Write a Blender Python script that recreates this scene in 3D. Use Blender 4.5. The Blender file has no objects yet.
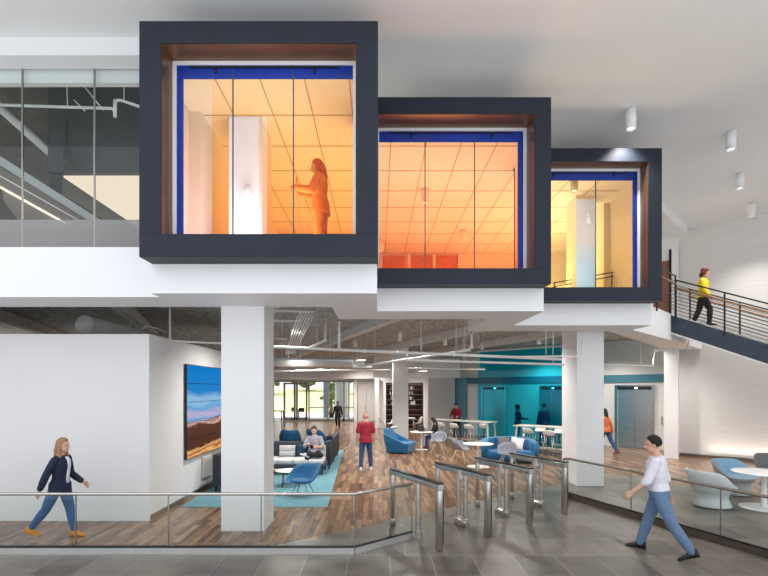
import bpy, math, random
from mathutils import Vector, Matrix, noise
random.seed(7)
PI = math.pi
R = math.radians
SC = bpy.context.scene
COL = SC.collection
F, CX, CY, CH = 475.0, 378.0, 389.0, 2.45     # focal length (px), vanishing point, eye height

def W(x, y, d):
    """point seen at pixel x,y that stands at distance d"""
    return Vector(((x - CX) * d / F, d, CH - (y - CY) * d / F))

# ------------------------------------------------------------------ materials
def nodes(name):
    m = bpy.data.materials.new(name); m.use_nodes = True
    nt = m.node_tree; nt.nodes.clear()
    return m, nt, nt.nodes.new('ShaderNodeOutputMaterial')

def pmat(name, col, rough=.6, metal=0., var=.06, scale=6., bump=0., bscale=60., stretch=(1, 1, 1), spec=.5, coat=0., sheen=0.):
    m, nt, out = nodes(name)
    N, L = nt.nodes, nt.links
    b = N.new('ShaderNodeBsdfPrincipled'); L.new(b.outputs[0], out.inputs[0])
    b.inputs['Roughness'].default_value = rough; b.inputs['Metallic'].default_value = metal
    b.inputs['Specular IOR Level'].default_value = spec
    b.inputs['Coat Weight'].default_value = coat
    b.inputs['Sheen Weight'].default_value = sheen
    tc = N.new('ShaderNodeTexCoord'); mp = N.new('ShaderNodeMapping'); mp.inputs['Scale'].default_value = stretch
    L.new(tc.outputs['Object'], mp.inputs[0])
    nz = N.new('ShaderNodeTexNoise'); nz.inputs['Scale'].default_value = scale; nz.inputs['Detail'].default_value = 4
    L.new(mp.outputs[0], nz.inputs['Vector'])
    cr = N.new('ShaderNodeValToRGB')
    cr.color_ramp.elements[0].position = .3; cr.color_ramp.elements[1].position = .7
    cr.color_ramp.elements[0].color = (*[max(0, c * (1 - var)) for c in col], 1)
    cr.color_ramp.elements[1].color = (*[min(1, c * (1 + var)) for c in col], 1)
    L.new(nz.outputs['Fac'], cr.inputs[0]); L.new(cr.outputs[0], b.inputs['Base Color'])
    if bump:
        n2 = N.new('ShaderNodeTexNoise'); n2.inputs['Scale'].default_value = bscale; n2.inputs['Detail'].default_value = 3
        L.new(mp.outputs[0], n2.inputs['Vector'])
        bp = N.new('ShaderNodeBump'); bp.inputs['Strength'].default_value = bump; bp.inputs['Distance'].default_value = .01
        L.new(n2.outputs['Fac'], bp.inputs['Height']); L.new(bp.outputs[0], b.inputs['Normal'])
    return m

def glassmat(name, tint, gloss=1., rough=.0, body=0., bodycol=(1, 1, 1)):
    m, nt, out = nodes(name); N, L = nt.nodes, nt.links
    tr = N.new('ShaderNodeBsdfTransparent'); tr.inputs[0].default_value = (*tint, 1)
    gl = N.new('ShaderNodeBsdfGlossy'); gl.inputs['Roughness'].default_value = rough
    fr = N.new('ShaderNodeLayerWeight'); fr.inputs[0].default_value = .5
    pw = N.new('ShaderNodeMath'); pw.operation = 'POWER'; pw.inputs[1].default_value = 5; L.new(fr.outputs['Facing'], pw.inputs[0])
    mu = N.new('ShaderNodeMath'); mu.operation = 'MULTIPLY_ADD'; mu.inputs[1].default_value = .75 * gloss; mu.inputs[2].default_value = .035 * gloss
    L.new(pw.outputs[0], mu.inputs[0])
    src = tr.outputs[0]
    if body:
        df = N.new('ShaderNodeBsdfDiffuse'); df.inputs[0].default_value = (*bodycol, 1)
        m2 = N.new('ShaderNodeMixShader'); m2.inputs[0].default_value = body
        L.new(tr.outputs[0], m2.inputs[1]); L.new(df.outputs[0], m2.inputs[2]); src = m2.outputs[0]
    mx = N.new('ShaderNodeMixShader'); L.new(mu.outputs[0], mx.inputs[0]); L.new(src, mx.inputs[1]); L.new(gl.outputs[0], mx.inputs[2])
    L.new(mx.outputs[0], out.inputs[0])
    return m

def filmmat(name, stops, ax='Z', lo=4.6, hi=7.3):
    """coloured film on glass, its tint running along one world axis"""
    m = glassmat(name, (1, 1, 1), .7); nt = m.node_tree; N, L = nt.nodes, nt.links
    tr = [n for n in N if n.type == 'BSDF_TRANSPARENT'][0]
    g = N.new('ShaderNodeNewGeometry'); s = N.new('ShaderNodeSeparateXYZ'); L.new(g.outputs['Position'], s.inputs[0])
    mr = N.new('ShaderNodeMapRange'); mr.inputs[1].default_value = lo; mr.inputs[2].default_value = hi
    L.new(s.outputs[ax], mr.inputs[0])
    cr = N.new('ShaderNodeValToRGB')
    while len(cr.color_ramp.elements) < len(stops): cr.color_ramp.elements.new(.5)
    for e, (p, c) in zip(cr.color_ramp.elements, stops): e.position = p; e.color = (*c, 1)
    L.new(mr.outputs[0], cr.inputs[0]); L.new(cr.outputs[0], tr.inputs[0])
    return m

def emat(name, col, s):
    m, nt, out = nodes(name); e = nt.nodes.new('ShaderNodeEmission')
    e.inputs[0].default_value = (*col, 1); e.inputs[1].default_value = s
    nt.links.new(e.outputs[0], out.inputs[0]); return m

def brickfloor(name, cols, mortar, w, h, msize, rough, grain=0, swap=False, off=.5, rvar=.1, blot=.0):
    m, nt, out = nodes(name); N, L = nt.nodes, nt.links
    b = N.new('ShaderNodeBsdfPrincipled'); L.new(b.outputs[0], out.inputs[0])
    g = N.new('ShaderNodeNewGeometry')
    mp = N.new('ShaderNodeMapping')
    if swap: mp.inputs['Rotation'].default_value = (0, 0, PI / 2)
    L.new(g.outputs['Position'], mp.inputs[0])
    if name == 'gray_floor_tile': mp.inputs['Location'].default_value = (.19, -.14, 0)
    bk = N.new('ShaderNodeTexBrick'); bk.offset = off; bk.squash = 1
    bk.inputs['Scale'].default_value = 1; bk.inputs['Brick Width'].default_value = w; bk.inputs['Row Height'].default_value = h
    bk.inputs['Mortar Size'].default_value = msize; bk.inputs['Mortar Smooth'].default_value = .1
    bk.inputs['Color1'].default_value = (0, 0, 0, 1); bk.inputs['Color2'].default_value = (1, 1, 1, 1); bk.inputs['Mortar'].default_value = (.5, .5, .5, 1)
    L.new(mp.outputs[0], bk.inputs['Vector'])
    cr = N.new('ShaderNodeValToRGB')
    while len(cr.color_ramp.elements) < len(cols): cr.color_ramp.elements.new(.5)
    for i, (e, c) in enumerate(zip(cr.color_ramp.elements, cols)): e.position = i / (len(cols) - 1); e.color = (*c, 1)
    gr = N.new('ShaderNodeTexNoise'); gr.inputs['Scale'].default_value = 3; gr.inputs['Detail'].default_value = 6
    m2 = N.new('ShaderNodeMapping'); m2.inputs['Scale'].default_value = (.6, 9, 1) if grain else (1, 1, 1)
    L.new(mp.outputs[0], m2.inputs[0]); L.new(m2.outputs[0], gr.inputs['Vector'])
    ad = N.new('ShaderNodeMath'); ad.operation = 'MULTIPLY_ADD'; ad.inputs[1].default_value = grain if grain else blot
    sb = N.new('ShaderNodeMath'); sb.operation = 'SUBTRACT'; sb.inputs[1].default_value = .5
    L.new(gr.outputs['Fac'], sb.inputs[0]); L.new(sb.outputs[0], ad.inputs[0])
    bw = N.new('ShaderNodeRGBToBW'); L.new(bk.outputs['Color'], bw.inputs[0]); L.new(bw.outputs[0], ad.inputs[2])
    L.new(ad.outputs[0], cr.inputs[0])
    mx = N.new('ShaderNodeMixRGB'); mx.inputs[2].default_value = (*mortar, 1)
    L.new(bk.outputs['Fac'], mx.inputs[0]); L.new(cr.outputs[0], mx.inputs[1]); L.new(mx.outputs[0], b.inputs['Base Color'])
    rr = N.new('ShaderNodeMapRange'); rr.inputs[3].default_value = rough - rvar; rr.inputs[4].default_value = rough + rvar
    L.new(gr.outputs['Fac'], rr.inputs[0]); L.new(rr.outputs[0], b.inputs['Roughness'])
    return m

M = {}
M['white'] = pmat('white_paint', (.80, .80, .81), .55, var=.012, scale=.8)
M['white_fascia'] = pmat('white_fascia_paint', (.82, .82, .835), .5, var=.008, scale=.5)
M['ceiling'] = pmat('ceiling_paint', (.84, .84, .83), .85, var=.03, scale=.35)
M['soffit'] = pmat('soffit_paint', (.66, .67, .66), .8, var=.015, scale=.5)
M['pillar'] = pmat('pillar_paint', (.82, .82, .83), .5, var=.01, scale=1)
M['stonewall'] = pmat('pale_textured_wallcovering', (.70, .69, .675), .75, var=.045, scale=3, stretch=(.35, .35, 9), bump=.15, bscale=22)
M['wood'] = brickfloor('wood_plank_floor', [(.105, .052, .028), (.18, .092, .048), (.25, .138, .074), (.35, .22, .13), (.16, .08, .042)], (.06, .03, .018), .95, .10, .003, .25, grain=.75, swap=True, off=.37, rvar=.07)
M['tile'] = brickfloor('gray_floor_tile', [(.085, .070, .056), (.130, .110, .090), (.185, .160, .134)], (.28, .25, .215), .6, .76, .006, .34, blot=2.2, off=.4, rvar=.1)  # blot puts the floor's blotchy reflections into the tile colour
M['concrete'] = pmat('sprayed_dark_concrete', (.36, .355, .34), .95, var=.55, scale=9, bump=.9, bscale=25)
M['beam'] = pmat('sprayed_gray_beam', (.60, .585, .56), .95, var=.25, scale=12, bump=.6, bscale=30)
M['slate'] = pmat('dark_slate_metal', (.016, .021, .034), .5, .1, var=.08, scale=1.5, spec=.3)
M['reveal'] = pmat('dark_reveal_metal', (.20, .115, .07), .32, .7, var=.1, scale=2)  # orange reflection from the glass put into the metal colour
M['stringer'] = pmat('blue_black_steel', (.035, .05, .075), .5, .2, var=.25, scale=3)
M['blackmetal'] = pmat('black_metal', (.012, .012, .014), .45, .4)
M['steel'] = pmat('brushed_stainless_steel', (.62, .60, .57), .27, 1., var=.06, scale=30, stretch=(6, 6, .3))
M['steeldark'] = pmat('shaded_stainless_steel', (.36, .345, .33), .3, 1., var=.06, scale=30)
M['bronze'] = pmat('dark_bronze_rail', (.20, .17, .14), .33, .9)
M['curb'] = pmat('silver_curb_channel', (.70, .70, .70), .38, .8, var=.05)
M['elevator'] = pmat('brushed_elevator_steel', (.60, .64, .66), .34, 1., var=.1, scale=4, stretch=(.3, .3, 6))
M['glass'] = glassmat('clear_glass', (.945, .968, .96), .8)
M['glassedge'] = pmat('glass_edge_green', (.05, .09, .085), .2)
M['greenglass'] = glassmat('green_tinted_glass', (.80, .88, .85), .8)
M['frost'] = glassmat('frosted_glass_band', (.75, .73, .73), .5, .3, .55, (.48, .47, .47))
M['teal'] = glassmat('teal_film_glass', (.02, .62, .82), .6)
M['tealpaint'] = pmat('teal_wall_paint', (.10, .30, .39), .55, var=.04)
M['tealband'] = pmat('teal_band_paint', (.05, .18, .25), .55, var=.03)
M['blueband'] = pmat('blue_film_reflection', (.002, .032, .30), .35, var=.15, scale=1)  # blue reflection of the film, painted as a solid colour
M['greywall'] = pmat('warm_gray_wall', (.58, .575, .56), .6, var=.05, scale=1)
M['elevwall'] = pmat('warm_white_wall_paint', (.70, .68, .65), .55, var=.02)
M['beige'] = pmat('beige_panel', (.62, .59, .57), .5, var=.04)
M['blind'] = pmat('dark_shelf_wood', (.03, .02, .018), .5, var=.3)
M['framebrown'] = pmat('taupe_window_metal', (.24, .20, .19), .4, .4)
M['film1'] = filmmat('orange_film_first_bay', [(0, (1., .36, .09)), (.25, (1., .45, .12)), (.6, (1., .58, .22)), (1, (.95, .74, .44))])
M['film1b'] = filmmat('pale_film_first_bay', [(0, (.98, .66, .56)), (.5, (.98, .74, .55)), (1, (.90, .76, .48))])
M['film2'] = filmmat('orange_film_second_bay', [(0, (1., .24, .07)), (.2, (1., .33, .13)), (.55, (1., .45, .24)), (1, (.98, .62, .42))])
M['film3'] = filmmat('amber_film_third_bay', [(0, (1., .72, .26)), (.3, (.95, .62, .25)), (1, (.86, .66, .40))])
M['added_clear_strip'] = glassmat('added_clear_strip_glass', (.95, .93, .98), .6)  # untinted strip added to the film so the pillar behind looks white
M['added_blue_strip'] = filmmat('added_pale_blue_strip', [(0, (.55, .85, 1.)), (.25, (.62, .84, 1.)), (.42, (.95, .95, .98)), (1, (.95, .95, .98))])  # strip added over the pillar in the yellow bay, bluish low down
M['officewhite'] = pmat('office_ceiling_tile', (.82, .80, .78), .8, var=.02)
M['seam'] = pmat('ceiling_seam', (.42, .34, .22), .8)
M['officefloor'] = pmat('office_carpet', (.6, .57, .53), .9)
M['charcoal'] = pmat('charcoal_ribbed_panel', (.035, .045, .05), .6, var=.05, scale=1)
M['cream'] = pmat('cream_panel', (.80, .70, .56), .5, var=.03)
M['darkceil'] = pmat('brown_gray_concrete', (.11, .10, .088), .9, var=.3, scale=2, stretch=(1, 1, 12))
M['tan'] = pmat('tan_speckled_wall', (.22, .18, .165), .8, var=.35, scale=40)
M['duct'] = pmat('white_duct', (.74, .73, .71), .5, var=.03)
M['pipe'] = pmat('white_pipe', (.82, .82, .80), .4, var=.02)
M['tblwhite'] = pmat('white_laminate', (.84, .83, .81), .35, var=.01)
M['tblwarm'] = pmat('pale_wood_laminate', (.60, .55, .48), .4, var=.08, scale=5, stretch=(1, 8, 1))
M['leg'] = pmat('pale_oak_leg', (.70, .56, .42), .45, var=.1, scale=8, stretch=(1, 1, .2))
M['walnut'] = pmat('brown_table_wood', (.20, .10, .06), .45, var=.2, scale=8)
M['orangewood'] = pmat('orange_tabletop_wood', (.52, .20, .06), .4, var=.12, scale=8)
M['blue'] = pmat('bright_blue_upholstery', (.003, .115, .27), .8, var=.12, scale=14, bump=.2, bscale=200, sheen=.2)
M['blue2'] = pmat('deep_blue_upholstery', (.003, .07, .17), .8, var=.12, scale=14, bump=.2, bscale=200)
M['navy'] = pmat('navy_cushion_fabric', (.01, .05, .10), .85)
M['darkgray'] = pmat('charcoal_felt', (.045, .05, .065), .9, var=.15, scale=40, stretch=(6, 6, .3), bump=.2)
M['seatgray'] = pmat('light_gray_upholstery', (.62, .61, .62), .8, var=.05, scale=20, bump=.2, bscale=150)
M['shell'] = pmat('gray_molded_shell', (.19, .21, .25), .55, var=.04)
M['tubwhite'] = pmat('pale_gray_felt', (.60, .65, .66), .85, var=.05, scale=60, bump=.2, bscale=200)
M['tubgray'] = pmat('mid_gray_felt', (.42, .43, .45), .85, var=.10, scale=60, bump=.2, bscale=200)
M['tubblue'] = pmat('powder_blue_felt', (.20, .36, .50), .85, var=.08, scale=60)
M['tubdark'] = pmat('dark_gray_felt', (.16, .17, .18), .85, var=.1, scale=60)
M['graycush'] = pmat('taupe_gray_cushion', (.15, .14, .14), .9)
M['whitecush'] = pmat('white_cushion', (.78, .78, .78), .85, var=.03)
M['rug'] = pmat('light_blue_carpet', (.125, .29, .35), .95, var=.22, scale=5, stretch=(1, 4, 1), bump=.3, bscale=120)
M['skin'] = pmat('skin_light', (.62, .36, .26), .5, var=.05)
M['skinred'] = pmat('skin_ruddy', (.55, .28, .20), .5, var=.05)
M['skindark'] = pmat('skin_deep', (.10, .055, .04), .5, var=.05)
M['eye'] = pmat('eye_dark', (.02, .015, .012), .3)
M['lip'] = pmat('lips', (.42, .14, .12), .5)
def cloth(n, c, r=.85, v=.12): M[n] = pmat(n, c, r, var=v, scale=9, bump=.25, bscale=30)
cloth('navy_blazer', (.012, .02, .05)); cloth('white_top', (.80, .80, .84)); cloth('denim', (.025, .11, .27)); cloth('pale_denim', (.12, .20, .34))
cloth('mustard', (.62, .27, .03)); cloth('blonde_hair', (.36, .21, .11)); cloth('black_hair', (.012, .010, .010)); cloth('brown_hair', (.07, .03, .018))
cloth('auburn_hair', (.13, .025, .012)); cloth('white_shirt', (.74, .72, .80)); cloth('black_leather', (.01, .01, .012), .4); cloth('crimson', (.25, .008, .025))
cloth('dark_jeans', (.022, .055, .15)); cloth('black_cloth', (.010, .010, .012)); cloth('gray_shirt', (.27, .28, .32)); cloth('orange_cloth', (.50, .12, .04))
cloth('yellow_cloth', (.80, .58, .02)); cloth('navy_suit', (.015, .03, .08)); cloth('white_shoe', (.65, .65, .65)); cloth('brown_shoe', (.16, .06, .03))
cloth('rust_cloth', (.80, .42, .20)); cloth('rust_hair', (.55, .18, .08))
M['grass'] = pmat('sunlit_lawn', (.58, .58, .28), .9, var=.3, scale=2)
M['patio'] = pmat('pale_patio', (.80, .80, .84), .8, var=.05)
M['leaf'] = pmat('olive_leaves', (.15, .17, .05), .8, var=.6, scale=3)
M['trunk'] = pmat('tree_bark', (.12, .08, .05), .9)
M['outcol'] = pmat('pale_blue_outdoor_column', (.30, .42, .62), .6)
M['black'] = pmat('black_plastic', (.01, .01, .01), .5)
M['woodrail'] = pmat('oak_handrail', (.42, .20, .10), .4, var=.1)
M['lamp'] = emat('lamp_glow', (1, .95, .86), 7.)
M['warmlamp'] = emat('warm_strip_glow', (1, .80, .58), 2.2)
M['creamlit'] = emat('cream_light_panel_glow', (1, .84, .64), .95)
M['woodpanel'] = pmat('reddish_wood_panel', (.25, .10, .07), .5, var=.2, scale=4, stretch=(6, 6, .3))

# ------------------------------------------------------------------ mesh builder
class MB:
    def __init__(s): s.v = []; s.f = []; s.m = []; s.sm = []; s.mi = 0
    def add(s, vs, fs, smooth=False):
        o = len(s.v); s.v += [tuple(v) for v in vs]
        for f in fs: s.f.append([i + o for i in f]); s.m.append(s.mi); s.sm.append(smooth)
    def box(s, x0, x1, y0, y1, z0, z1):
        s.add([(x0, y0, z0), (x1, y0, z0), (x1, y1, z0), (x0, y1, z0), (x0, y0, z1), (x1, y0, z1), (x1, y1, z1), (x0, y1, z1)],
              [(0, 3, 2, 1), (4, 5, 6, 7), (0, 1, 5, 4), (1, 2, 6, 5), (2, 3, 7, 6), (3, 0, 4, 7)]); return s
    def bar(s, a, b, w, h, up=(0, 0, 1)):
        a = Vector(a); b = Vector(b); t = (b - a).normalized(); u = Vector(up)
        sd = t.cross(u).normalized() if abs(t.dot(u)) < .999 else Vector((1, 0, 0)); u2 = sd.cross(t).normalized()
        vs = [p + sd * i * w / 2 + u2 * j * h / 2 for p in (a, b) for i, j in ((-1, -1), (1, -1), (1, 1), (-1, 1))]
        s.add(vs, [(0, 1, 2, 3), (7, 6, 5, 4), (0, 4, 5, 1), (1, 5, 6, 2), (2, 6, 7, 3), (3, 7, 4, 0)]); return s
    def prism(s, poly, z0, z1):
        n = len(poly); ar = sum(poly[i][0] * poly[(i + 1) % n][1] - poly[(i + 1) % n][0] * poly[i][1] for i in range(n))
        if ar < 0: poly = poly[::-1]
        s.add([(x, y, z0) for x, y in poly] + [(x, y, z1) for x, y in poly],
              [tuple(range(n))[::-1], tuple(range(n, 2 * n))] + [(i, (i + 1) % n, (i + 1) % n + n, i + n) for i in range(n)]); return s
    def rings(s, rs, cap=True, smooth=True, close=False):
        n = len(rs[0]); vs = [p for r in rs for p in r]; fs = []
        for k in range(len(rs) - 1 + (1 if close else 0)):
            a = k * n; b = ((k + 1) % len(rs)) * n
            fs += [(a + i, a + (i + 1) % n, b + (i + 1) % n, b + i) for i in range(n)]
        if cap and not close: fs += [tuple(range(n))[::-1], tuple(range((len(rs) - 1) * n, len(rs) * n))]
        s.add(vs, fs, smooth); return s
    def tube(s, pts, r, n=10, caps=False):
        pts = [Vector(p) for p in pts]; rr = r if isinstance(r, (list, tuple)) else [r] * len(pts); rs = []
        ref = None
        for i, p in enumerate(pts):
            t = ((pts[min(i + 1, len(pts) - 1)] - pts[max(i - 1, 0)])).normalized()
            if ref is None: ref = Vector((0, 0, 1)) if abs(t.z) < .9 else Vector((1, 0, 0))
            a = t.cross(ref).normalized(); b = t.cross(a).normalized(); ref = a.cross(t) if abs(a.cross(t).dot(t)) < .9 else ref
            rs.append([p + (a * math.cos(2 * PI * k / n) + b * math.sin(2 * PI * k / n)) * rr[i] for k in range(n)])
        s.rings(rs); return s
    def limb(s, pts, rr, n=12):
        """rounded tapered limb"""
        pts = [Vector(p) for p in pts]; t0 = (pts[1] - pts[0]).normalized(); t1 = (pts[-1] - pts[-2]).normalized()
        P, Q = [], []
        for a in (80, 50, 22): P.append(pts[0] - t0 * rr[0] * math.sin(R(a))); Q.append(rr[0] * math.cos(R(a)))
        P += pts; Q += list(rr)
        for a in (22, 50, 80): P.append(pts[-1] + t1 * rr[-1] * math.sin(R(a))); Q.append(rr[-1] * math.cos(R(a)))
        return s.tube(P, Q, n)
    def lathe(s, prof, c=(0, 0, 0), n=32, smooth=True):
        cx, cy, cz = c
        s.rings([[(cx + r * math.cos(2 * PI * k / n), cy + r * math.sin(2 * PI * k / n), cz + z) for k in range(n)] for r, z in prof], smooth=smooth); return s
    def cyl(s, c, r, z0, z1, n=24):
        e = min(.006, (z1 - z0) * .2, r * .3)
        return s.lathe([(r - e, z0), (r, z0 + e), (r, z1 - e), (r - e, z1)], (c[0], c[1], 0), n, False)
    def ell(s, c, rx, ry, rz, mat=None, n=16, m=10):
        c = Vector(c); mat = mat or Matrix.Identity(3); rs = []
        for j in range(1, m):
            ph = PI * j / m
            rs.append([c + mat @ Vector((rx * math.sin(ph) * math.cos(2 * PI * k / n), ry * math.sin(ph) * math.sin(2 * PI * k / n), -rz * math.cos(ph))) for k in range(n)])
        s.rings(rs); return s
    def pillow(s, c, w, h, t, rot=None, n=10):
        """soft cushion standing in the xz plane"""
        c = Vector(c); rot = rot or Matrix.Identity(3); g = []
        for sg in (1, -1):
            for j in range(n + 1):
                for i in range(n + 1):
                    u, v = i / n * 2 - 1, j / n * 2 - 1
                    k = ((1 - u ** 4) * (1 - v ** 4)) ** .5
                    pin = 1 - .07 * (u * u * (1 - v * v) + v * v * (1 - u * u)) * 1.2
                    g.append(c + rot @ Vector((u * w / 2 * (1 - .08 * (1 - v * v) * 0 - .06 * (1 - abs(u)) * 0) * pin, sg * t / 2 * k, v * h / 2 * pin)))
        q = (n + 1) ** 2; fs = []
        for sgi in (0, 1):
            for j in range(n):
                for i in range(n):
                    a = sgi * q + j * (n + 1) + i; f = (a, a + 1, a + n + 2, a + n + 1); fs.append(f if sgi else f[::-1])
        s.add(g, fs, True); return s
    def rbox(s, x0, x1, y0, y1, z0, z1, r=.04, k=4):
        """box with rounded vertical and top edges"""
        def ring(z, ins):
            o = []
            a0, a1, b0, b1 = x0 + ins, x1 - ins, y0 + ins, y1 - ins; rr = max(.001, r - ins * .5)
            for cx, cy, st in ((a1 - rr, b1 - rr, 0), (a0 + rr, b1 - rr, 90), (a0 + rr, b0 + rr, 180), (a1 - rr, b0 + rr, 270)):
                for q in range(k + 1):
                    an = R(st + 90 * q / k); o.append((cx + rr * math.cos(an), cy + rr * math.sin(an), z))
            return o
        rs = [ring(z0, r * .4), ring(z0 + r * .3, 0)]
        for q in range(k + 1):
            an = R(90 * q / k); rs.append(ring(z1 - r + r * math.sin(an), r * (1 - math.cos(an))))
        s.rings(rs); return s
    def xf(s, mt):
        s.v = [tuple(mt @ Vector(v)) for v in s.v]; return s
    def build(s, name, mat, parent=None, loc=None, bevel=0):
        me = bpy.data.meshes.new(name); me.from_pydata(s.v, [], s.f)
        for mm in (mat if isinstance(mat, (list, tuple)) else [mat]): me.materials.append(M[mm] if isinstance(mm, str) else mm)
        me.polygons.foreach_set('material_index', s.m); me.polygons.foreach_set('use_smooth', s.sm); me.update()
        o = bpy.data.objects.new(name, me); COL.objects.link(o)
        if parent: o.parent = parent
        if loc: o.location = loc
        if bevel:
            b = o.modifiers.new('bevel', 'BEVEL'); b.width = bevel; b.segments = 2; b.limit_method = 'ANGLE'
        return o

def thing(name, label, cat, loc=(0, 0, 0), rz=0, group=None, kind=None):
    o = bpy.data.objects.new(name, None); COL.objects.link(o); o.location = loc; o.rotation_euler = (0, 0, rz); o.empty_display_size = .2
    o['label'] = label; o['category'] = cat
    if group: o['group'] = group
    if kind: o['kind'] = kind
    return o
def tag(o, label, cat, group=None, kind=None):
    o['label'] = label; o['category'] = cat
    if group: o['group'] = group
    if kind: o['kind'] = kind
    return o
def struct(o, label=None, cat=None):
    o['kind'] = 'structure'
    if label: o['label'] = label
    if cat: o['category'] = cat
    return o
def dup(root, loc, rz, label, mats=None):
    r = root.copy(); COL.objects.link(r); r.location = loc; r.rotation_euler = (0, 0, rz); r['label'] = label
    def rec(a, b):
        for ch in a.children:
            c = ch.copy(); c.parent = b; COL.objects.link(c)
            if mats and ch.data and ch.data.materials and ch.data.materials[0].name in mats:
                c.data = ch.data.copy(); c.data.materials[0] = M[mats[ch.data.materials[0].name]]
            rec(ch, c)
    rec(root, r)
    return r

# ------------------------------------------------------------------ camera
cam = bpy.data.cameras.new('camera'); co = bpy.data.objects.new('camera', cam); COL.objects.link(co)
co.location = (0, 0, CH); co.rotation_euler = (PI / 2, 0, 0)
cam.sensor_width = 36; cam.lens = F / 768 * 36; cam.shift_x = 6 / 768; cam.shift_y = (CY - 288) / 768; cam.clip_end = 200
SC.camera = co

# ------------------------------------------------------------------ floors
line = lambda X: 7.41 + .766 * (X + 1.65)
wood = [(-16, 7.10), (-2.05, 7.10), (6.75, line(6.75)), (8.3, 11.1), (10.8, 7.4), (21.5, 7.4), (-.2 + 6.5, 26), (4, 36.4), (-16, 36.4)]
wood = [(-16, 7.10), (-2.05, 7.10), (6.75, line(6.75)), (8.3, 11.1), (10.8, 7.4), (22.5, 7.4), (12.4, 18.1), (12.6, 36.4), (-16, 36.4)]
struct(MB().prism(wood, -.2, 0).build('floor_wood', 'wood'), 'brown and tan wood plank floor of the lounge', 'floor')
tile = [(-16, 3.6), (26, 3.6), (26, 7.4), (10.8, 7.4), (8.3, 11.1), (6.75, line(6.75)), (-2.05, 7.10), (-16, 7.10)]
struct(MB().prism(tile, -.2, 0).build('floor_tile', 'tile'), 'gray square floor tiles of the entrance lobby', 'floor')

# ------------------------------------------------------------------ ceiling, walls, fascia
ZS, ZB, ZF = 3.87, 4.5, 4.64            # soffit, slab underside, upper floor
ceil = [(-16, 5.0), (26, 5.0), (26, 5.2), (7, 24), (4, 24), (4, 12.3), (2.0, 12.3), (2.0, 10.1), (-1, 10.1), (-1, 8.0), (-16, 8.0)]
struct(MB().prism(ceil, 8.3, 8.5).build('ceiling', 'ceiling'), 'smooth pale gray lobby ceiling', 'ceiling')
bulk = [(-16, 7.9), (-3.2, 7.9), (-3.2, 8.3), (-16, 8.3)]
struct(MB().prism([(-16, 7.9), (-.3, 7.9), (-.3, 9.9), (2.7, 9.9), (2.7, 12.1), (6.15, 12.1), (11.15, 17.1), (10.8, 17.45), (5.9, 12.6), (2.2, 12.6), (2.2, 10.3), (-.8, 10.3), (-.8, 8.24), (-16, 8.24)], 8.0, 8.32).build('trim_1', 'white_fascia'),
       'white bulkhead between lobby ceiling and upper floor', 'bulkhead')
sof = [(-16, 7.33), (-3.37, 7.33), (-3.37, 7.05), (-.015, 7.05), (-.015, 8.66), (3.02, 8.66), (3.02, 10.59), (6.1, 10.59), (6.1, 11.40), (9.88, 15.18), (11.6, 17.0), (11.3, 17.3),
       (10.1, 16.86), (5.65, 11.65), (2.2, 11.65), (2.2, 9.65), (-.8, 9.65), (-.8, 8.22), (-16, 8.22)]
struct(MB().prism(sof, ZS, ZF).build('trim_2', 'white_fascia'), 'stepped white fascia and soffit under the glazed bays', 'fascia')
slab = [(-16, 8.1), (-.3, 8.1), (-.3, 9.5), (2.6, 9.5), (2.6, 11.4), (5.9, 11.5), (10.4, 16.8), (11.2, 17.6), (12.6, 19), (12.6, 36.6), (-16, 36.6)]
struct(MB().prism(slab, ZB, ZF - .002).build('ceiling_slab', 'concrete'), 'dark sprayed concrete slab over the lounge', 'ceiling')
for i, x0 in enumerate((-11.3, -7.85, -4.4, -.98, 2.6, 5.95)):
    # beam passing (x0, 16.5) along (.33,-.94)
    pts = []
    y1 = 34.; y0 = 8.4 if x0 < -3 else (9.9 if x0 < 2.2 else 12.2)
    if x0 > 5: y0 = 13.5
    p = lambda y: x0 - (y - 16.5) * .35
    struct(MB().prism([(p(y0) - .13, y0), (p(y0) + .13, y0), (p(y1) + .13, y1), (p(y1) - .13, y1)], 4.24, 4.51).build('ceiling_beam', 'beam'))

# left white room block
struct(MB().prism([(-16, 8.82), (-4.25, 8.82), (-4.25, 15.6), (-16, 15.6), (-16, 15.45), (-4.4, 15.45), (-4.4, 8.97), (-16, 8.97)], 0, 3.47).build('wall_left', 'white'), 'tall white room wall behind the walking woman', 'wall')
struct(MB().box(-16, -4.4, 8.97, 15.45, 3.40, 3.46).build('ceiling_room', 'white'))
struct(MB().prism([(-4.25, 8.85), (-4.238, 8.85), (-4.238, 15.6), (-4.25, 15.6)], 0, .10).build('baseboard_left', 'steel'))

# back walls
b = MB(); b.box(-16, -8.9, 36.4, 36.6, 0, 4.5); b.box(-8.9, -1.85, 36.4, 36.6, 3.06, 4.5); b.box(-1.85, .3, 36.4, 36.6, 0, 4.5)
struct(b.build('wall_back', 'greywall'), 'gray wall around the far entrance doors', 'wall')
b = MB(); b.box(-.13, .50, 30, 30.15, 0, 4.5); b.box(2.86, 3.2, 30, 30.15, 0, 4.5); b.box(.5, 2.86, 30, 30.15, 2.86, 4.5); b.box(-.2, -.05, 30, 36.4, 0, 4.5)
b.box(3.05, 3.2, 26, 30, 0, 4.5)
struct(b.build('wall_shelf_side', 'white'), 'white wall around the dark bookcase niche', 'wall')
struct(MB().box(2.74, 4.20, 25.95, 25.995, 0, 4.5).build('wall_center', 'greywall'), 'plain gray wall behind the long high table', 'wall')
struct(MB().box(4.16, 4.9, 26.6, 26.7, 0, 4.5).build('wall_dark_slot', 'black'))
struct(MB().box(-.25, 4.4, 25.4, 25.9, 3.05, 4.1).build('trim_bulkhead', 'white'), 'white ceiling bulkhead behind the middle pillar', 'bulkhead')
struct(MB().box(-8.9, -.2, 30.5, 31.2, 3.12, 3.9).build('trim_bulkhead_left', 'greywall'))
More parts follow.
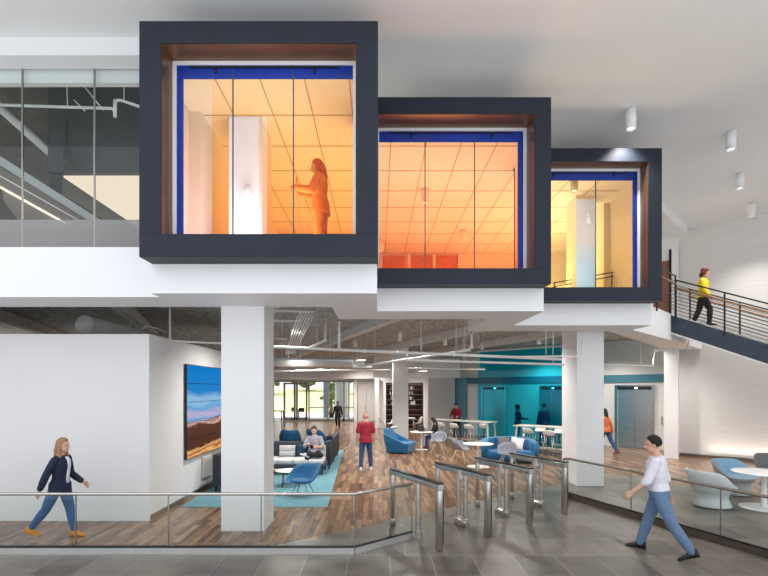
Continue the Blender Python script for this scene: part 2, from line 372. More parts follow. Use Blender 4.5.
def pilaster(x0, x1, d, t=.25, mat='pillar', nm='trim_pilaster'):
    return struct(MB().box((x0 - CX) * d / F, (x1 - CX) * d / F, d - t, d, 0, 3.15).build(nm, mat))
pilaster(354, 357.2, 36.4); pilaster(376, 379, 30.0, .2)
# two gray service doors beside the entrance
dr = thing('door_4', 'pair of flush gray service doors right of the far entrance', 'door', kind='structure')
MB().box(-1.55, -.88, 36.28, 36.38, 0, 2.98).build('door_leaf', 'beige', dr, bevel=.01); MB().box(-.86, -.15, 36.28, 36.38, 0, 2.98).build('door_leaf', 'beige', dr, bevel=.01)
hn = MB().ell((-1.0, 36.25, 1.05), .03, .04, .03).build('handle', 'black', dr)

# right diagonal walls
def dpt(c, k): d = c / (1 + k); return (c - d, d)      # point on X+d=c where X/d=k
def dwall(c, k0, k1, z0, z1, nm, mat, t=.2, lab=None, cat=None, off=0):
    a, b_ = dpt(c + off, k0), dpt(c + off, k1); n = (.7071 * t, .7071 * t)
    return struct(MB().prism([a, b_, (b_[0] + n[0], b_[1] + n[1]), (a[0] + n[0], a[1] + n[1])], z0, z1).build(nm, mat), lab, cat)
CW, CE = 28.7, 30.5
a, b_ = dpt(CW, .6337), (24.5, 4.2)
struct(MB().prism([a, b_, (b_[0] + .2, b_[1] + .2), (a[0] + .2, a[1] + .2)], 0, 8.3).build('wall_right', 'stonewall'), 'tall pale gray textured wall behind the stair', 'wall')
struct(MB().prism([a, b_, (b_[0] - .06, b_[1] - .06), (a[0] - .06, a[1] - .06)], 0, .10).build('baseboard_right', 'bronze'))
dwall(CE, .163, .64, 0, ZB, 'wall_elevator', 'elevwall', .2, 'white wall holding the elevator doors', 'wall')
dwall(CE, .163, .186, 0, 3.05, 'wall_teal_panel', 'tealpaint', .06, off=-.09)
dwall(CE, .186, .62, 2.73, 3.05, 'trim_teal_band', 'tealband', .05, 'teal band running above the elevators', 'trim', off=-.075)
dwall(27.1, .602, .632, 0, 4.2, 'column_wall_end', 'pillar', .12, 'white wall end pillar left of the textured wall', 'pillar')
dwall(CW, .50, .6337, 4.64, 8.3, 'wall_upper_right', 'white', .2)
dd = thing('door_5', 'tall wood and white door at the top of the stair', 'door', kind='structure')
def dbox(c, k0, k1, z0, z1, t=.06):
    a, b_ = dpt(c, k0), dpt(c, k1); return MB().prism([a, b_, (b_[0] + t * .7, b_[1] + t * .7), (a[0] + t * .7, a[1] + t * .7)], z0, z1)
dbox(CW - .12, .57, .6125, 4.64, 7.25).build('door_leaf', 'woodpanel', dd)
dbox(CW - .16, .6125, .617, 4.64, 7.65).build('frame', 'blackmetal', dd)
dbox(CW - .14, .618, .632, 4.64, 7.7).build('side_panel', 'pillar', dd)

# ------------------------------------------------------------------ pillars
def pil(nm, x0, x1, d0, d1, lab):
    return struct(MB().box(x0, x1, d0, d1, 0, 4.5).build(nm, 'pillar', bevel=.008), lab, 'pillar')
pil('column_1', -2.697, -1.955, 8.16, 8.91, 'square white pillar left of the lounge')
pil('column_2', 5.01, 5.69, 11.96, 12.94, 'square white pillar right of the turnstiles')
pil('column_3', .72, 1.47, 23.0, 23.8, 'slim white pillar in the middle of the lounge')

# ------------------------------------------------------------------ glazed bays
def bay(lab, x0, x1, z0, z1, d0, dg, dback, t, films, blue, tb, mull):
    o = thing('bay_window', lab, 'bay window', (0, 0, 0), group='projecting dark framed window bays', kind='thing')
    f = MB()
    df = dg + .05
    f.box(x0, x1, d0, df, z1 - t, z1); f.box(x0, x1, d0, df, z0, z0 + tb)
    f.box(x0, x0 + t, d0, df, z0 + tb, z1 - t); f.box(x1 - t, x1, d0, df, z0 + tb, z1 - t)
    rs_ = MB(); rs_.box(x0, x1, df, dback, z1 - .03, z1); (None if x0 > -1 else rs_.box(x0, x0 + .03, df, dback, 4.66, z1 - .03)); rs_.box(x1 - .03, x1, df, dback, 4.66, z1 - .03); rs_.build('rear_shell', 'slate', o)
    rs_ = MB(); rs_.box(x1 - .05, x1 - .03, df, dback, 4.66, 7.3); rs_.build('inner_lining', 'officewhite', o)
    if x0 < -1: MB().box(x0 + .03, x0 + .05, df, dback, 4.66, 7.3).build('inner_lining', 'officewhite', o)
    f.build('frame', 'slate', o, bevel=.006)
    xi0, xi1, zi0, zi1 = x0 + t, x1 - t, z0 + tb, z1 - t
    e = .004; rv = MB()
    rv.box(xi0, xi0 + e, d0 + .02, dg, zi0, zi1); rv.box(xi1 - e, xi1, d0 + .02, dg, zi0, zi1); rv.box(xi0, xi1, d0 + .02, dg, zi1 - e, zi1)
    rv.build('reveal_lining', 'reveal', o)
    w = .06; wf = MB()
    wf.box(xi0, xi0 + w, dg - .03, dg + .03, zi0, zi1 - w); wf.box(xi1 - w, xi1, dg - .03, dg + .03, zi0, zi1 - w); wf.box(xi0, xi1, dg - .03, dg + .03, zi1 - w, zi1)
    wf.build('inner_frame', 'white', o)
    gx0, gx1, gz1 = xi0 + w, xi1 - w, zi1 - w
    bb = MB(); bh, bw = .20, .10
    bb.box(gx0, gx1, dg - .012, dg - .004, gz1 - bh, gz1)
    if 'L' in blue: bb.box(gx0, gx0 + bw, dg - .012, dg - .004, zi0, gz1 - bh)
    if 'R' in blue: bb.box(gx1 - bw, gx1, dg - .012, dg - .004, zi0, gz1 - bh)
    bb.build('film_reflection_band', 'blueband', o)  # reflective look of the film edge built as opaque strips
    tr = MB(); tr.box(gx0 + .2, gx1 - .2, dg - .03, dg - .014, gz1 - .045, gz1 - .02)
    k = tr.build('blind_track', 'black', o)
    for q in (.22, .78):
        x = gx0 + (gx1 - gx0) * q; MB().ell((x, dg - .03, gz1 - .09), .022, .02, .035).build('track_clip', 'black', k)
    xs = [gx0] + [(m - CX) * dg / F for m in mull] + [gx1]
    for i in range(len(xs) - 1):
        g = MB(); mats = []
        cuts = sorted([xs[i]] + [c for c in films['cuts'] if xs[i] < c < xs[i + 1]] + [xs[i + 1]])
        for p, q in zip(cuts, cuts[1:]):
            mid = (p + q) / 2; nm, zt = films['at'](mid)
            zt = zt or gz1
            for (za, zb, m_) in ((zi0, zt, nm), (zt, gz1, films['at'](None)[0])):
                if zb - za < .01: continue
                if m_ not in mats: mats.append(m_)
                g.mi = mats.index(m_); g.add([(p, dg, za), (q, dg, za), (q, dg, zb), (p, dg, zb)], [(0, 1, 2, 3)])
        g.build('glass_pane', mats, o)
    mm = MB()
    for x in xs[1:-1]: mm.box(x - .009, x + .009, dg - .014, dg + .01, zi0, gz1)
    mm.build('glass_joint', 'glassedge', o)
    return o
px = lambda x, d: (x - CX) * d / F
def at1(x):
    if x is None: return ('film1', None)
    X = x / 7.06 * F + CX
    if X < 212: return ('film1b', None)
    if 229 < X < 259: return ('added_clear_strip', 6.50)  # strip added to line up with the pillar from the camera
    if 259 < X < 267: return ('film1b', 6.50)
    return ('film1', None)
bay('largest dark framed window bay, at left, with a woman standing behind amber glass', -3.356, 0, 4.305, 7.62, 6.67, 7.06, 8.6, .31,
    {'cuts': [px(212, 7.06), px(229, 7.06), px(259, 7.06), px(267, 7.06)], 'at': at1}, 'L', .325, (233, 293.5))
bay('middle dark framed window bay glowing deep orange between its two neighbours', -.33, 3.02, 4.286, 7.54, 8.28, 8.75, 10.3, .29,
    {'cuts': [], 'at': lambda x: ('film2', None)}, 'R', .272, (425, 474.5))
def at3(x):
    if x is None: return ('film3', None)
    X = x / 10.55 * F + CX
    return ('added_blue_strip', 6.67) if 576 < X < 595 else ('film3', None)
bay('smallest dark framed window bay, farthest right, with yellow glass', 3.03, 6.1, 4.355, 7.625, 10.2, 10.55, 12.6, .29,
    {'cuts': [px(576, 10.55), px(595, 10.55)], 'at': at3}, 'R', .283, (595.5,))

# ------------------------------------------------------------------ upper offices behind the bays
up = MB().prism([(-3.36, 8.6), (-.3, 8.6), (-.3, 10.3), (2.7, 10.3), (2.7, 12.4), (5.9, 12.6), (8.4, 15.0), (8.4, 17), (-3.36, 17)], 7.3, 7.32)
up = MB(); up.prism([(-3.3, 7.1), (-.02, 7.1), (-.02, 8.8), (2.99, 8.8), (2.99, 10.6), (6.05, 10.6), (6.05, 12.6), (8.2, 14.7), (8.2, 17.2), (-3.3, 17.2)], 7.3, 7.32)
struct(up.build('ceiling_office', 'officewhite'), 'pale office ceiling with long seams seen through the bays', 'ceiling')
sm = MB(); Zc = 7.298
for x in (-2.55, -1.85, -1.15, -.45, .25, .95, 1.65, 2.35, 3.05, 3.75, 4.45, 5.15):
    y0 = 7.2 if x < -.02 else (8.9 if x < 2.95 else 10.7); sm.box(x - .009, x + .009, y0, 17, Zc - .004, Zc)
for k in range(9):
    y = 8.41 + k * 1.07; x1 = -.05 if y < 8.9 else (2.95 if y < 10.7 else 5.9); sm.box(-3.25, x1, y - .01, y + .01, Zc - .005, Zc - .001)
struct(sm.build('ceiling_seam', 'seam'))
struct(MB().prism([(-3.3, 7.1), (-.02, 7.1), (-.02, 8.8), (2.99, 8.8), (2.99, 10.6), (6.05, 10.6), (6.05, 11.4), (11.4, 17.0), (-3.3, 17.2)], ZF, ZF + .01).build('floor_office', 'officefloor'))
struct(MB().box(-3.36, -3.1, 8.3, 17.2, ZF, 7.3).build('wall_office_left', 'officewhite'))
struct(MB().box(-3.36, 8.4, 17.1, 17.3, ZF, 7.3).build('wall_office_back', 'officewhite'))
struct(MB().box(5.9, 6.05, 12.4, 14.8, ZF, 7.3).build('wall_office_right', 'officewhite'))
struct(MB().prism([(6.05, 12.4), (6.15, 12.3), (8.4, 14.5), (8.3, 14.7)], ZF, 8.1).build('wall_office_diagonal', 'white'))
struct(MB().box(px(229, 8.44), px(262, 8.44), 8.44, 9.2, ZF, 7.3).build('column_4', 'pillar'), 'white pillar inside the largest window bay', 'pillar')
struct(MB().box(px(576, 11.9), px(596, 11.9), 11.9, 12.5, ZF, 7.3).build('column_5', 'pillar'), 'white pillar inside the yellow window bay', 'pillar')
b = MB()
for (x0, x1) in ((383, 405), (411, 433), (435, 457)):
    b.box(px(x0, 17.1), px(x1, 17.1), 17.04, 17.09, 4.8, CH + (CY - 256) * 17.1 / F)
wo = thing('window_3', 'row of interior windows on the far office wall', 'window', kind='structure'); b.build('window_pane', 'orangewood', wo)
b = MB()
for x in (381, 409, 434, 459): b.box(px(x, 17.1) - .05, px(x, 17.1) + .05, 17.0, 17.08, 4.64, CH + (CY - 253) * 17.1 / F)
b.build('window_frame', 'white', wo)
# railing and low glowing wall inside third bay
rl = thing('guard_rail', 'dark sloping guard rail behind the yellow glass bay', 'railing')
A, B = W(553, 283, 12.2), W(637, 268, 12.2)
b = MB()
for dz in (0, -.10): b.tube([A + Vector((0, 0, dz)), B + Vector((0, 0, dz))], .014, 8)
b.build('rail', 'blackmetal', rl)
for q in (.02, .35, .7, .99): p = A.lerp(B, q); MB().box(p.x - .012, p.x + .012, 12.19, 12.21, ZF, p.z).build('post', 'blackmetal', rl)
lw = MB(); A2, B2 = W(553, 286, 12.9), W(640, 270, 12.9)
lw.add([(A2.x, 12.9, ZF), (B2.x, 12.9, ZF), B2, A2, (A2.x, 13.0, ZF), (B2.x, 13.0, ZF), B2 + Vector((0, .1, 0)), A2 + Vector((0, .1, 0))],
       [(0, 1, 2, 3), (5, 4, 7, 6), (3, 2, 6, 7), (0, 3, 7, 4), (1, 5, 6, 2)])
struct(lw.build('wall_low', 'cream'))

# ------------------------------------------------------------------ upper left glazing and what is behind it
g = thing('window_1', 'upper floor glass wall with a frosted band at left', 'glass wall', kind='structure')
xs = [-9.6, -8.4, -7.19, px(22.6, 8.24), px(94.6, 8.24), -3.37]
for a_, c_ in zip(xs, xs[1:]):
    MB().box(a_ + .01, c_ - .01, 8.235, 8.245, ZF, 8.0).build('glass_pane', 'glass', g)
    MB().box(a_ + .012, c_ - .012, 8.222, 8.232, ZF, 5.38).build('frosted_band', 'frost', g)
b = MB()
for x in xs: b.box(x - .011, x + .011, 8.225, 8.255, ZF, 8.0)
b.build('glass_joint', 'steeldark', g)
struct(MB().box(-16, -3.37, 8.22, 24, ZF - .1, ZF).build('floor_upper', 'greywall'))
struct(MB().box(-16, -3.37, 8.3, 8.42, 7.80, 9.6).build('trim_3', 'white'))
struct(MB().box(-16, -3.37, 8.3, 24, 9.5, 9.6).build('ceiling_upper', 'darkceil'))
struct(MB().box(-16, -3.37, 15.5, 15.7, ZF, 9.5).build('wall_upper_back', 'darkceil'))
dk = struct(MB().box(px(48, 10), -3.37, 10, 15.5, 7.02, 9.49).build('wall_upper_hanging_block', 'charcoal'), 'dark ribbed block hanging behind the upper glass', 'wall')
struct(MB().box(px(62, 10.1), -3.37, 10.15, 15.3, 6.97, 7.01).build('ceiling_light_recess', 'creamlit'), 'glowing cream light ceiling under the dark block', 'ceiling light')
struct(MB().box(px(62, 10.1) + .1, -3.37, 14.9, 15.4, ZF, 6.97).build('wall_upper_cream', 'cream'))
struct(MB().box(px(62, 10.1) - .25, px(62, 10.1), 10.1, 15.4, 6.6, 7.01).build('trim_4', 'charcoal'))
# upper stair behind the glass
us = thing('upper_staircase', 'enclosed stair descending right behind the upper left glass', 'staircase')
def band(p0, p1, q1, q0, d, t, nm, mat, par):
    a, b1, c, e = W(*p0, d), W(*p1, d), W(*q1, d), W(*q0, d); v = Vector((0, t, 0)); m_ = MB()
    m_.add([a, b1, c, e, a + v, b1 + v, c + v, e + v], [(0, 1, 2, 3), (7, 6, 5, 4), (0, 4, 5, 1), (1, 5, 6, 2), (2, 6, 7, 3), (3, 7, 4, 0)]); return m_.build(nm, mat, par)
band((-60, 118), (104, 222), (91, 222), (-60, 128), 9.4, .12, 'stringer', 'tubgray', us)
band((-60, 129), (91, 223), (66, 223), (-60, 152), 9.7, .1, 'side_panel', 'tan', us)
band((-60, 152.5), (66, 222.6), (63, 223), (-60, 155), 9.68, .06, 'light_strip', 'warmlamp', us)
band((3, 190), (62, 223), (20, 223), (3, 200), 9.72, .1, 'lower_panel', 'tan', us)
MB().tube([W(-60, 142, 9.3), W(119, 243, 9.3)], .012, 8).build('handrail', 'pipe', us)
p_ = MB().tube([W(-40, 72, 9.9), W(64, 165, 10.4)], .09, 14).build('round_duct', 'duct'); tag(p_, 'cream round duct slanting behind the upper left glass', 'duct')
sp = thing('sprinkler_pipe', 'white sprinkler pipe crossing behind the upper left glass panes', 'pipe')
MB().tube([W(-30, 104, 9), W(112, 108.5, 9), W(114.5, 112, 9)], .026, 10).build('main_pipe', 'pipe', sp)
MB().tube([W(115, 100, 8.9), W(115, 117, 8.9)], .032, 10).build('riser', 'pipe', sp)
MB().tube([W(115, 101, 8.9), W(120, 100, 8.9), W(145, 108.5, 8.9)], .026, 10).build('branch_pipe', 'pipe', sp)
for q in ((66.5, 80, 67.5, 106), (124, 82, 124, 101)): MB().tube([W(q[0], q[1] - 4, 8.95), W(q[2], q[3], 8.95)], .008, 6).build('hanger', 'pipe', sp)
MB().tube([W(84, 86, 8.95), W(103, 110, 8.95)], .014, 6).build('brace', 'pipe', sp)
MB().tube([W(74, 100, 8.95), W(85, 111, 8.95)], .012, 6).build('brace', 'pipe', sp)

# ------------------------------------------------------------------ ceiling lamps
def downlight(x, y, z, r, h, label, grp, warm=True, parent_mat='pillar'):
    o = thing('ceiling_spotlight', label, 'ceiling light', (x, y, z), group=grp)
    MB().lathe([(r * .6, 0), (r, -.004), (r, -h), (r * .86, -h), (r * .8, -h + .05)], n=24).build('housing', parent_mat, o)
    MB().lathe([(.001, -h + .045), (r * .78, -h + .045), (r * .78, -h + .05), (.001, -h + .05)], n=20).build('lens', 'lamp', o)
    return o
labs = ['white cylinder ceiling lamp nearest the camera, above the smallest bay', 'second white cylinder ceiling lamp from the camera, at right',
        'third white cylinder ceiling lamp from the camera, at right', 'farthest white cylinder lamp of the lobby ceiling, above the stair']
for (x, y, d), lb in zip(((631, 109.5, 9.94), (731, 131.5, 10.8), (740, 174, 12.9), (751.5, 203, 14.94)), labs):
    downlight(px(x, d), d, 8.3, .10, .42, lb, 'cylinder lamps on the lobby ceiling')
for (x, y, lb) in ((425, 189, 'upper cylinder lamp seen through the deep orange bay'), (463, 230, 'right lower cylinder lamp seen through the deep orange bay'),
                   (381, 240, 'left edge cylinder lamp seen through the deep orange bay')):
    d = F * 4.85 / (CY - y); downlight(px(x, d), d, 7.3, .09, .36, lb, 'cylinder lamps inside the office')
for (x, y, lb) in ((574, 176, 'upper cylinder lamp seen through the yellow bay'), (601, 241, 'lower cylinder lamp seen through the yellow bay')):
    d = F * 4.85 / (CY - y)
    if y > 200: d = 15.8
    downlight(px(x, d), d, 7.3, .09, .36, lb, 'cylinder lamps inside the office')
for (x, y0, d, lb) in ((247, 185, 8.33, 'lamp reflection modelled as a small cylinder on the pillar inside the largest bay'), (589, 213, 11.8, 'lamp reflection modelled as a small cylinder on the pillar inside the yellow bay')):
    q = W(x, y0, d); downlight(q.x, q.y, q.z, .055, .26, lb, 'cylinder lamps inside the office')  # lamp reflections in the bay glass, built as solid cylinders on the pillars
for (x, d, lb) in ((400, 16.8, 'white cylinder lamp hung in front of the slim middle pillar'), (445, 18.4, 'white cylinder lamp right of the slim middle pillar'),
                   (355, 19.1, 'white cylinder lamp left of the slim middle pillar'), (482, 20.3, 'white cylinder lamp at the left edge of the teal glass'),
                   (539, 18.0, 'white cylinder lamp over the right of the teal glass')):
    downlight(px(x, d), d, 4.5, .075, .36, lb, 'cylinder lamps under the slab')
q = W(67, 152, 9.8)
o = thing('ceiling_spotlight', 'black cylinder lamp under the dark block behind upper glass', 'ceiling light', (q.x, q.y, 7.37))
MB().lathe([(.05, 0), (.085, -.004), (.085, -.36), (.07, -.36)], n=20).build('housing', 'black', o)
MB().lathe([(.001, -.35), (.055, -.35), (.055, -.356), (.001, -.356)], n=20).build('lens', 'lamp', o)
b = MB().box(-.012, .012, -.012, .012, 0, .62).build('stem', 'black', o)

# disc lamps over the lounge
for (x, y, d, lb) in ((361, 360, 20.5, 'white dome pendant lamp left of the slim middle pillar'), (423, 371, 24.5, 'flat white disc lamp right of the slim middle pillar'),
                      (320, 369, 26, 'flat white disc lamp above the far entrance'), (300, 369.5, 24, 'flat white disc lamp by the far entrance, above the blue chairs')):
    q = W(x, y, d); o = thing('pendant_lamp', lb, 'pendant lamp', tuple(q), group='round lamps over the lounge')
    r = .28 if x != 361 else .24
    MB().lathe([(.03, .13 if x == 361 else .05), (r * .75, .10 if x == 361 else .04), (r, 0), (r * .9, -.01)], n=28).build('shade', 'duct', o)
    MB().lathe([(.001, -.004), (r * .85, -.004), (r * .85, -.01), (.001, -.01)], n=24).build('lens', 'lamp', o)
    MB().tube([(0, 0, .05), (0, 0, 4.5 - q.z)], .006, 6).build('cable', 'pipe', o)

# ------------------------------------------------------------------ pipes, duct, conduit under slab
def run(label, pts, r, name='ceiling_pipe', hang=(), cat='pipe'):
    o = thing(name, label, cat)
    MB().tube([W(*p) for p in pts], r, 10).build('main_pipe', 'pipe', o)
    for p in pts[1:-1]: MB().ell(W(*p), r * 1.5, r * 1.5, r * 1.5).build('elbow', 'pipe', o)
    for (x, y, d) in hang:
        a = W(x, y, d); MB().tube([a, (a.x, a.y, 4.5)], .008, 6).build('hanger', 'pipe', o)
    return o
run('long white sprinkler main running across to the right pillar', [(274, 347, 11.1), (364, 351, 11.2), (454, 354.6, 11.3), (561, 359.3, 11.4)], .034, hang=((317, 349, 11.15), (301, 348, 11.1), (546, 358.6, 11.4)))
run('white branch pipe rising diagonally right of the slim pillar', [(357, 367, 12.5), (469, 350, 12), (471.5, 347, 12), (471.5, 334, 12)], .03, hang=((456, 352, 12.05),))
run('lower white pipe running right toward the teal glass', [(407, 354.5, 11.3), (407, 360, 11.4), (564, 364.5, 11.6)], .028, hang=((421, 360.5, 11.4), (465, 361.8, 11.4), (553, 364, 11.6)))
run('short bent white pipe rising beside the big left pillar', [(309, 348.5, 11.1), (325, 340, 11.3), (325.5, 321, 11.3)], .032)
run('upper thin white pipe ending in front of right pillar', [(500, 357, 11.2), (580, 356, 11.4), (582, 354, 11.4), (582.5, 341, 11.4)], .02)
run('white pipe over the far entrance, stepped down at its right', [(274, 358.7, 14), (352, 361, 14), (353.5, 366.5, 14), (372, 367, 14)], .028, hang=((282, 359, 14), (330, 360, 14)))
run('thin white pipe low over the far entrance, spanning to the middle pillar', [(274, 371.5, 17), (330, 370, 17), (391, 370.5, 17)], .03, hang=((300, 371, 17), (375, 370.3, 17)))
run('white pipe right of the slim pillar ending at the teal glass', [(408, 368.5, 17), (485, 369.5, 16)], .022, hang=((463, 369, 16.3), (479, 369.4, 16.1)))
run('stepped white pipe above the right elevator', [(604.5, 364.8, 13.6), (653, 366, 14.6), (655, 351, 14.6), (686, 348.7, 14.6), (689, 341, 14.6)], .026, hang=((641, 365.7, 14.3),))
run('white conduit drop with a level leg behind the big left pillar', [(170, 308, 10), (170, 338, 10), (172, 341, 10), (222, 343.4, 10)], .022)
run('curved white flexible conduit above the white room', [(141, 330, 11), (146, 326.5, 11), (156, 328, 11.2), (166, 332.5, 11.4)], .016)
o = thing('air_duct', 'round white air duct with a capped end above the white room', 'duct')
a = W(84.8, 324.6, 11.0)
MB().tube([a, (a.x, 13.2, a.z), (a.x, 32, a.z)], .205, 28).build('duct_body', 'duct', o)
MB().tube([(a.x, 10.97, a.z), (a.x, 11.06, a.z)], .212, 28).build('end_cap', 'pillar', o)
for k in range(8): MB().tube([(a.x, 11.7 + k * .8, a.z), (a.x, 11.76 + k * .8, a.z)], .214, 28).build('seam_ring', 'duct', o)
for y in (13, 17, 22): MB().tube([(a.x, y, a.z + .2), (a.x, y, 4.5)], .01, 6).build('hanger', 'pipe', o)
o = thing('conduit_rack', 'bundle of white conduits turning down behind the big left pillar', 'conduit')
for k in range(6):
    x = 295.5 + k * 3; d = 9.6
    MB().tube([W(266, 309.0 + k * .5, d + .05 * k), W(x + 6, 311.5, d + .05 * k), W(x + 2, 317, d + .3), W(x - 10 - k * 1.2, 354, 15.5)], .014, 6).build('conduit', 'pipe', o)
for (y, x1, d) in ((320.5, 298, 10.5), (338.5, 287, 13)):
    MB().tube([W(272, y, d), W(x1, y + .5, d)], .022, 8).build('cross_bar', 'pipe', o)
MB().bar(W(266, 310.5, 9.5), W(311, 312, 9.5), .05, .03).build('cable_tray', 'pipe', o)
o = thing('air_duct', 'flat gray duct hung far back above the entrance', 'duct')
q = W(274, 364, 21); MB().box(q.x - .5, -.6, 21, 21.5, 3.45, 3.72).build('duct_body', 'duct', o)
for x in (-4, -2, -.9): MB().tube([(x, 21.25, 3.7), (x, 21.25, 4.5)], .01, 6).build('hanger', 'pipe', o)
o = thing('pipe_riser', 'white vertical pipe dropping beside the soffit corner', 'pipe'); MB().tube([W(339, 321, 10.3), W(339, 349, 10.3)], .03, 10).build('main_pipe', 'pipe', o)
MB().cyl((W(339, 322, 10.3).x, 10.3), .05, 4.32, 4.5).build('ceiling_plate', 'duct', o)

# ------------------------------------------------------------------ video wall
def screenmat():
    m, nt, out = nodes('landscape_picture'); N, L = nt.nodes, nt.links
    e = N.new('ShaderNodeEmission'); e.inputs[1].default_value = 1.0; L.new(e.outputs[0], out.inputs[0])
    gm = N.new('ShaderNodeNewGeometry'); s = N.new('ShaderNodeSeparateXYZ'); L.new(gm.outputs['Position'], s.inputs[0])
    nz = N.new('ShaderNodeTexNoise'); nz.inputs['Scale'].default_value = 1.6; nz.inputs['Detail'].default_value = 7
    mp = N.new('ShaderNodeMapping'); mp.inputs['Scale'].default_value = (1, .5, 3.2); L.new(gm.outputs['Position'], mp.inputs[0]); L.new(mp.outputs[0], nz.inputs['Vector'])
    ma = N.new('ShaderNodeMath'); ma.operation = 'MULTIPLY_ADD'; ma.inputs[1].default_value = .42; L.new(nz.outputs['Fac'], ma.inputs[0]); L.new(s.outputs['Z'], ma.inputs[2])
    mr = N.new('ShaderNodeMapRange'); mr.inputs[1].default_value = 1.1; mr.inputs[2].default_value = 3.2; L.new(ma.outputs[0], mr.inputs[0])
    cr = N.new('ShaderNodeValToRGB'); st = [(0, (.55, .17, .035)), (.035, (.85, .48, .18)), (.07, (.33, .09, .03)), (.105, (.80, .42, .16)), (.135, (.09, .035, .022)), (.33, (.11, .045, .03)), (.355, (.75, .45, .38)),
        (.375, (.25, .09, .06)), (.40, (.20, .42, .72)), (.47, (.50, .42, .60)), (.54, (.12, .36, .66)), (.62, (.28, .50, .72)), (.72, (.02, .22, .56)), (1, (.005, .20, .58))]
    while len(cr.color_ramp.elements) < len(st): cr.color_ramp.elements.new(.5)
    for el, (p, c) in zip(cr.color_ramp.elements, st): el.position = p; el.color = (*c, 1)
    L.new(mr.outputs[0], cr.inputs[0]); L.new(cr.outputs[0], e.inputs[0]); return m
M['screen'] = screenmat()
o = thing('video_wall', 'wall of screens showing a mountain landscape under blue sky', 'video wall', (0, 0, 0))
MB().box(-4.238, -4.19, 10.4, 14.56, .90, 3.0).build('frame', 'black', o)
for r_ in range(5):
    for c_ in range(2):
        y0 = 10.42 + c_ * 2.06; z0 = .915 + r_ * .416
        MB().box(-4.188, -4.175, y0, y0 + 2.04, z0, z0 + .404).build('screen', 'screen', o)
o = thing('wall_speaker', 'pale square speaker grille low on the wall under the screens', 'speaker', (-4.236, 11.75, .30))
MB().box(0, .03, -.32, .32, 0, .5).build('grille', 'soffit', o)
b = MB()
for k in range(12): b.box(.03, .034, -.30, .30, .03 + k * .038, .045 + k * .038)
b.build('slot', 'greywall', o)

# ------------------------------------------------------------------ elevators
def elevator(n, k0, k1, lab):
    o = thing('elevator_doors', lab, 'elevator', (0, 0, 0), group='elevators in the lobby wall')
    c = CE - .03; a, b_ = Vector(dpt(c, k0)), Vector(dpt(c, k1)); u = (b_ - a).normalized(); nrm = Vector((-.7071, -.7071)); L_ = (b_ - a).length
    def bx(s0, s1, z0, z1, o0, o1):
        P = [a + u * s0 + nrm * o0, a + u * s1 + nrm * o0, a + u * s1 + nrm * o1, a + u * s0 + nrm * o1]; return MB().prism([tuple(p) for p in P], z0, z1)
    bx(.10, L_ / 2 - .006, .02, 2.42, 0, .03).build('door', 'elevator', o); bx(L_ / 2 + .006, L_ - .10, .02, 2.42, 0, .03).build('door', 'elevator', o)
    f = bx(0, .10, 0, 2.62, -.01, .09); 
    for s0, s1, z0, z1 in ((L_ - .10, L_, 0, 2.62), (.1, L_ - .1, 2.55, 2.62)):
        g_ = bx(s0, s1, z0, z1, -.01, .09); f.add(g_.v, g_.f)
    f.build('frame', 'steel', o)
    t = bx(.1, L_ - .1, 2.42, 2.55, 0, .05).build('transom', 'black', o)
    p = a + u * (L_ * .55) + nrm * .07; MB().ell((p.x, p.y, 2.49), .06, .06, .03).build('lantern', 'lamp', o)
    p = a + u * (L_ + .28) + nrm * .02; q = p - nrm * .06
    if n == 2:
        MB().bar((p.x, p.y, 1.05), (p.x, p.y, 1.35), .05, .12).build('call_panel', 'steel', o)
elevator(0, .219, .2716, 'elevator farthest left, seen through teal glass')
elevator(1, .341, .394, 'middle elevator, seen through teal glass beside the right pillar')
elevator(2, .4995, .583, 'elevator at right in clear view with brushed steel doors')
# teal partition
o = thing('window_2', 'tall teal tinted glass partition in front of the elevators', 'glass partition', kind='structure')
ks = [.2098, .27, .33, .39, .436]
for k0, k1 in zip(ks, ks[1:]):
    a, b_ = dpt(26.6, k0), dpt(26.6, k1); g_ = MB(); g_.add([(a[0], a[1], .03), (b_[0], b_[1], .03), (b_[0], b_[1], 4.15), (a[0], a[1], 4.15)], [(0, 1, 2, 3)]); g_.build('glass_pane', 'teal', o)
a, b_ = dpt(26.6, ks[0]), dpt(26.6, ks[-1])
MB().bar((a[0], a[1], .02), (b_[0], b_[1], .02), .05, .04).build('floor_channel', 'curb', o); MB().bar((a[0], a[1], 4.17), (b_[0], b_[1], 4.17), .05, .05).build('head_channel', 'curb', o)
o = thing('door_6', 'tall flush white door between teal wall and teal glass', 'door', kind='structure')
dbox(CE - .12, .190, .216, 0, 2.55).build('door_leaf', 'pillar', o)

# ------------------------------------------------------------------ entrance glazing, outdoors
o = thing('window_4', 'far glazed entrance wall with view of a lawn', 'glass wall', kind='structure')
f = MB(); Y0, Y1 = 36.34, 36.5
def vx(x): return px(x, 36.4)
for x in (309, 328, 344, 349, 354): f.box(vx(x) - .05, vx(x) + .05, Y0, Y1, 0, 3.06)
for x in (-8.9, -8.0): f.box(x - .05, x + .05, Y0, Y1, 0, 3.06)
f.box(vx(309), vx(354), Y0, Y1, .0, .14); f.box(vx(309), vx(354), Y0, Y1, .98, 1.06); f.box(-8.9, vx(354), Y0, Y1, 2.98, 3.08)
f.build('window_frame', 'framebrown', o)
for a_, c_ in ((309, 328), (328, 344), (344, 354)): MB().box(vx(a_) + .06, vx(c_) - .06, 36.41, 36.42, .14, 2.98).build('glass_pane', 'glass', o)
MB().box(-8.85, -8.05, 36.41, 36.42, 0, 2.98).build('glass_pane', 'glass', o)
o = thing('door_1', 'double glass entrance doors with taupe frames', 'door', kind='structure')
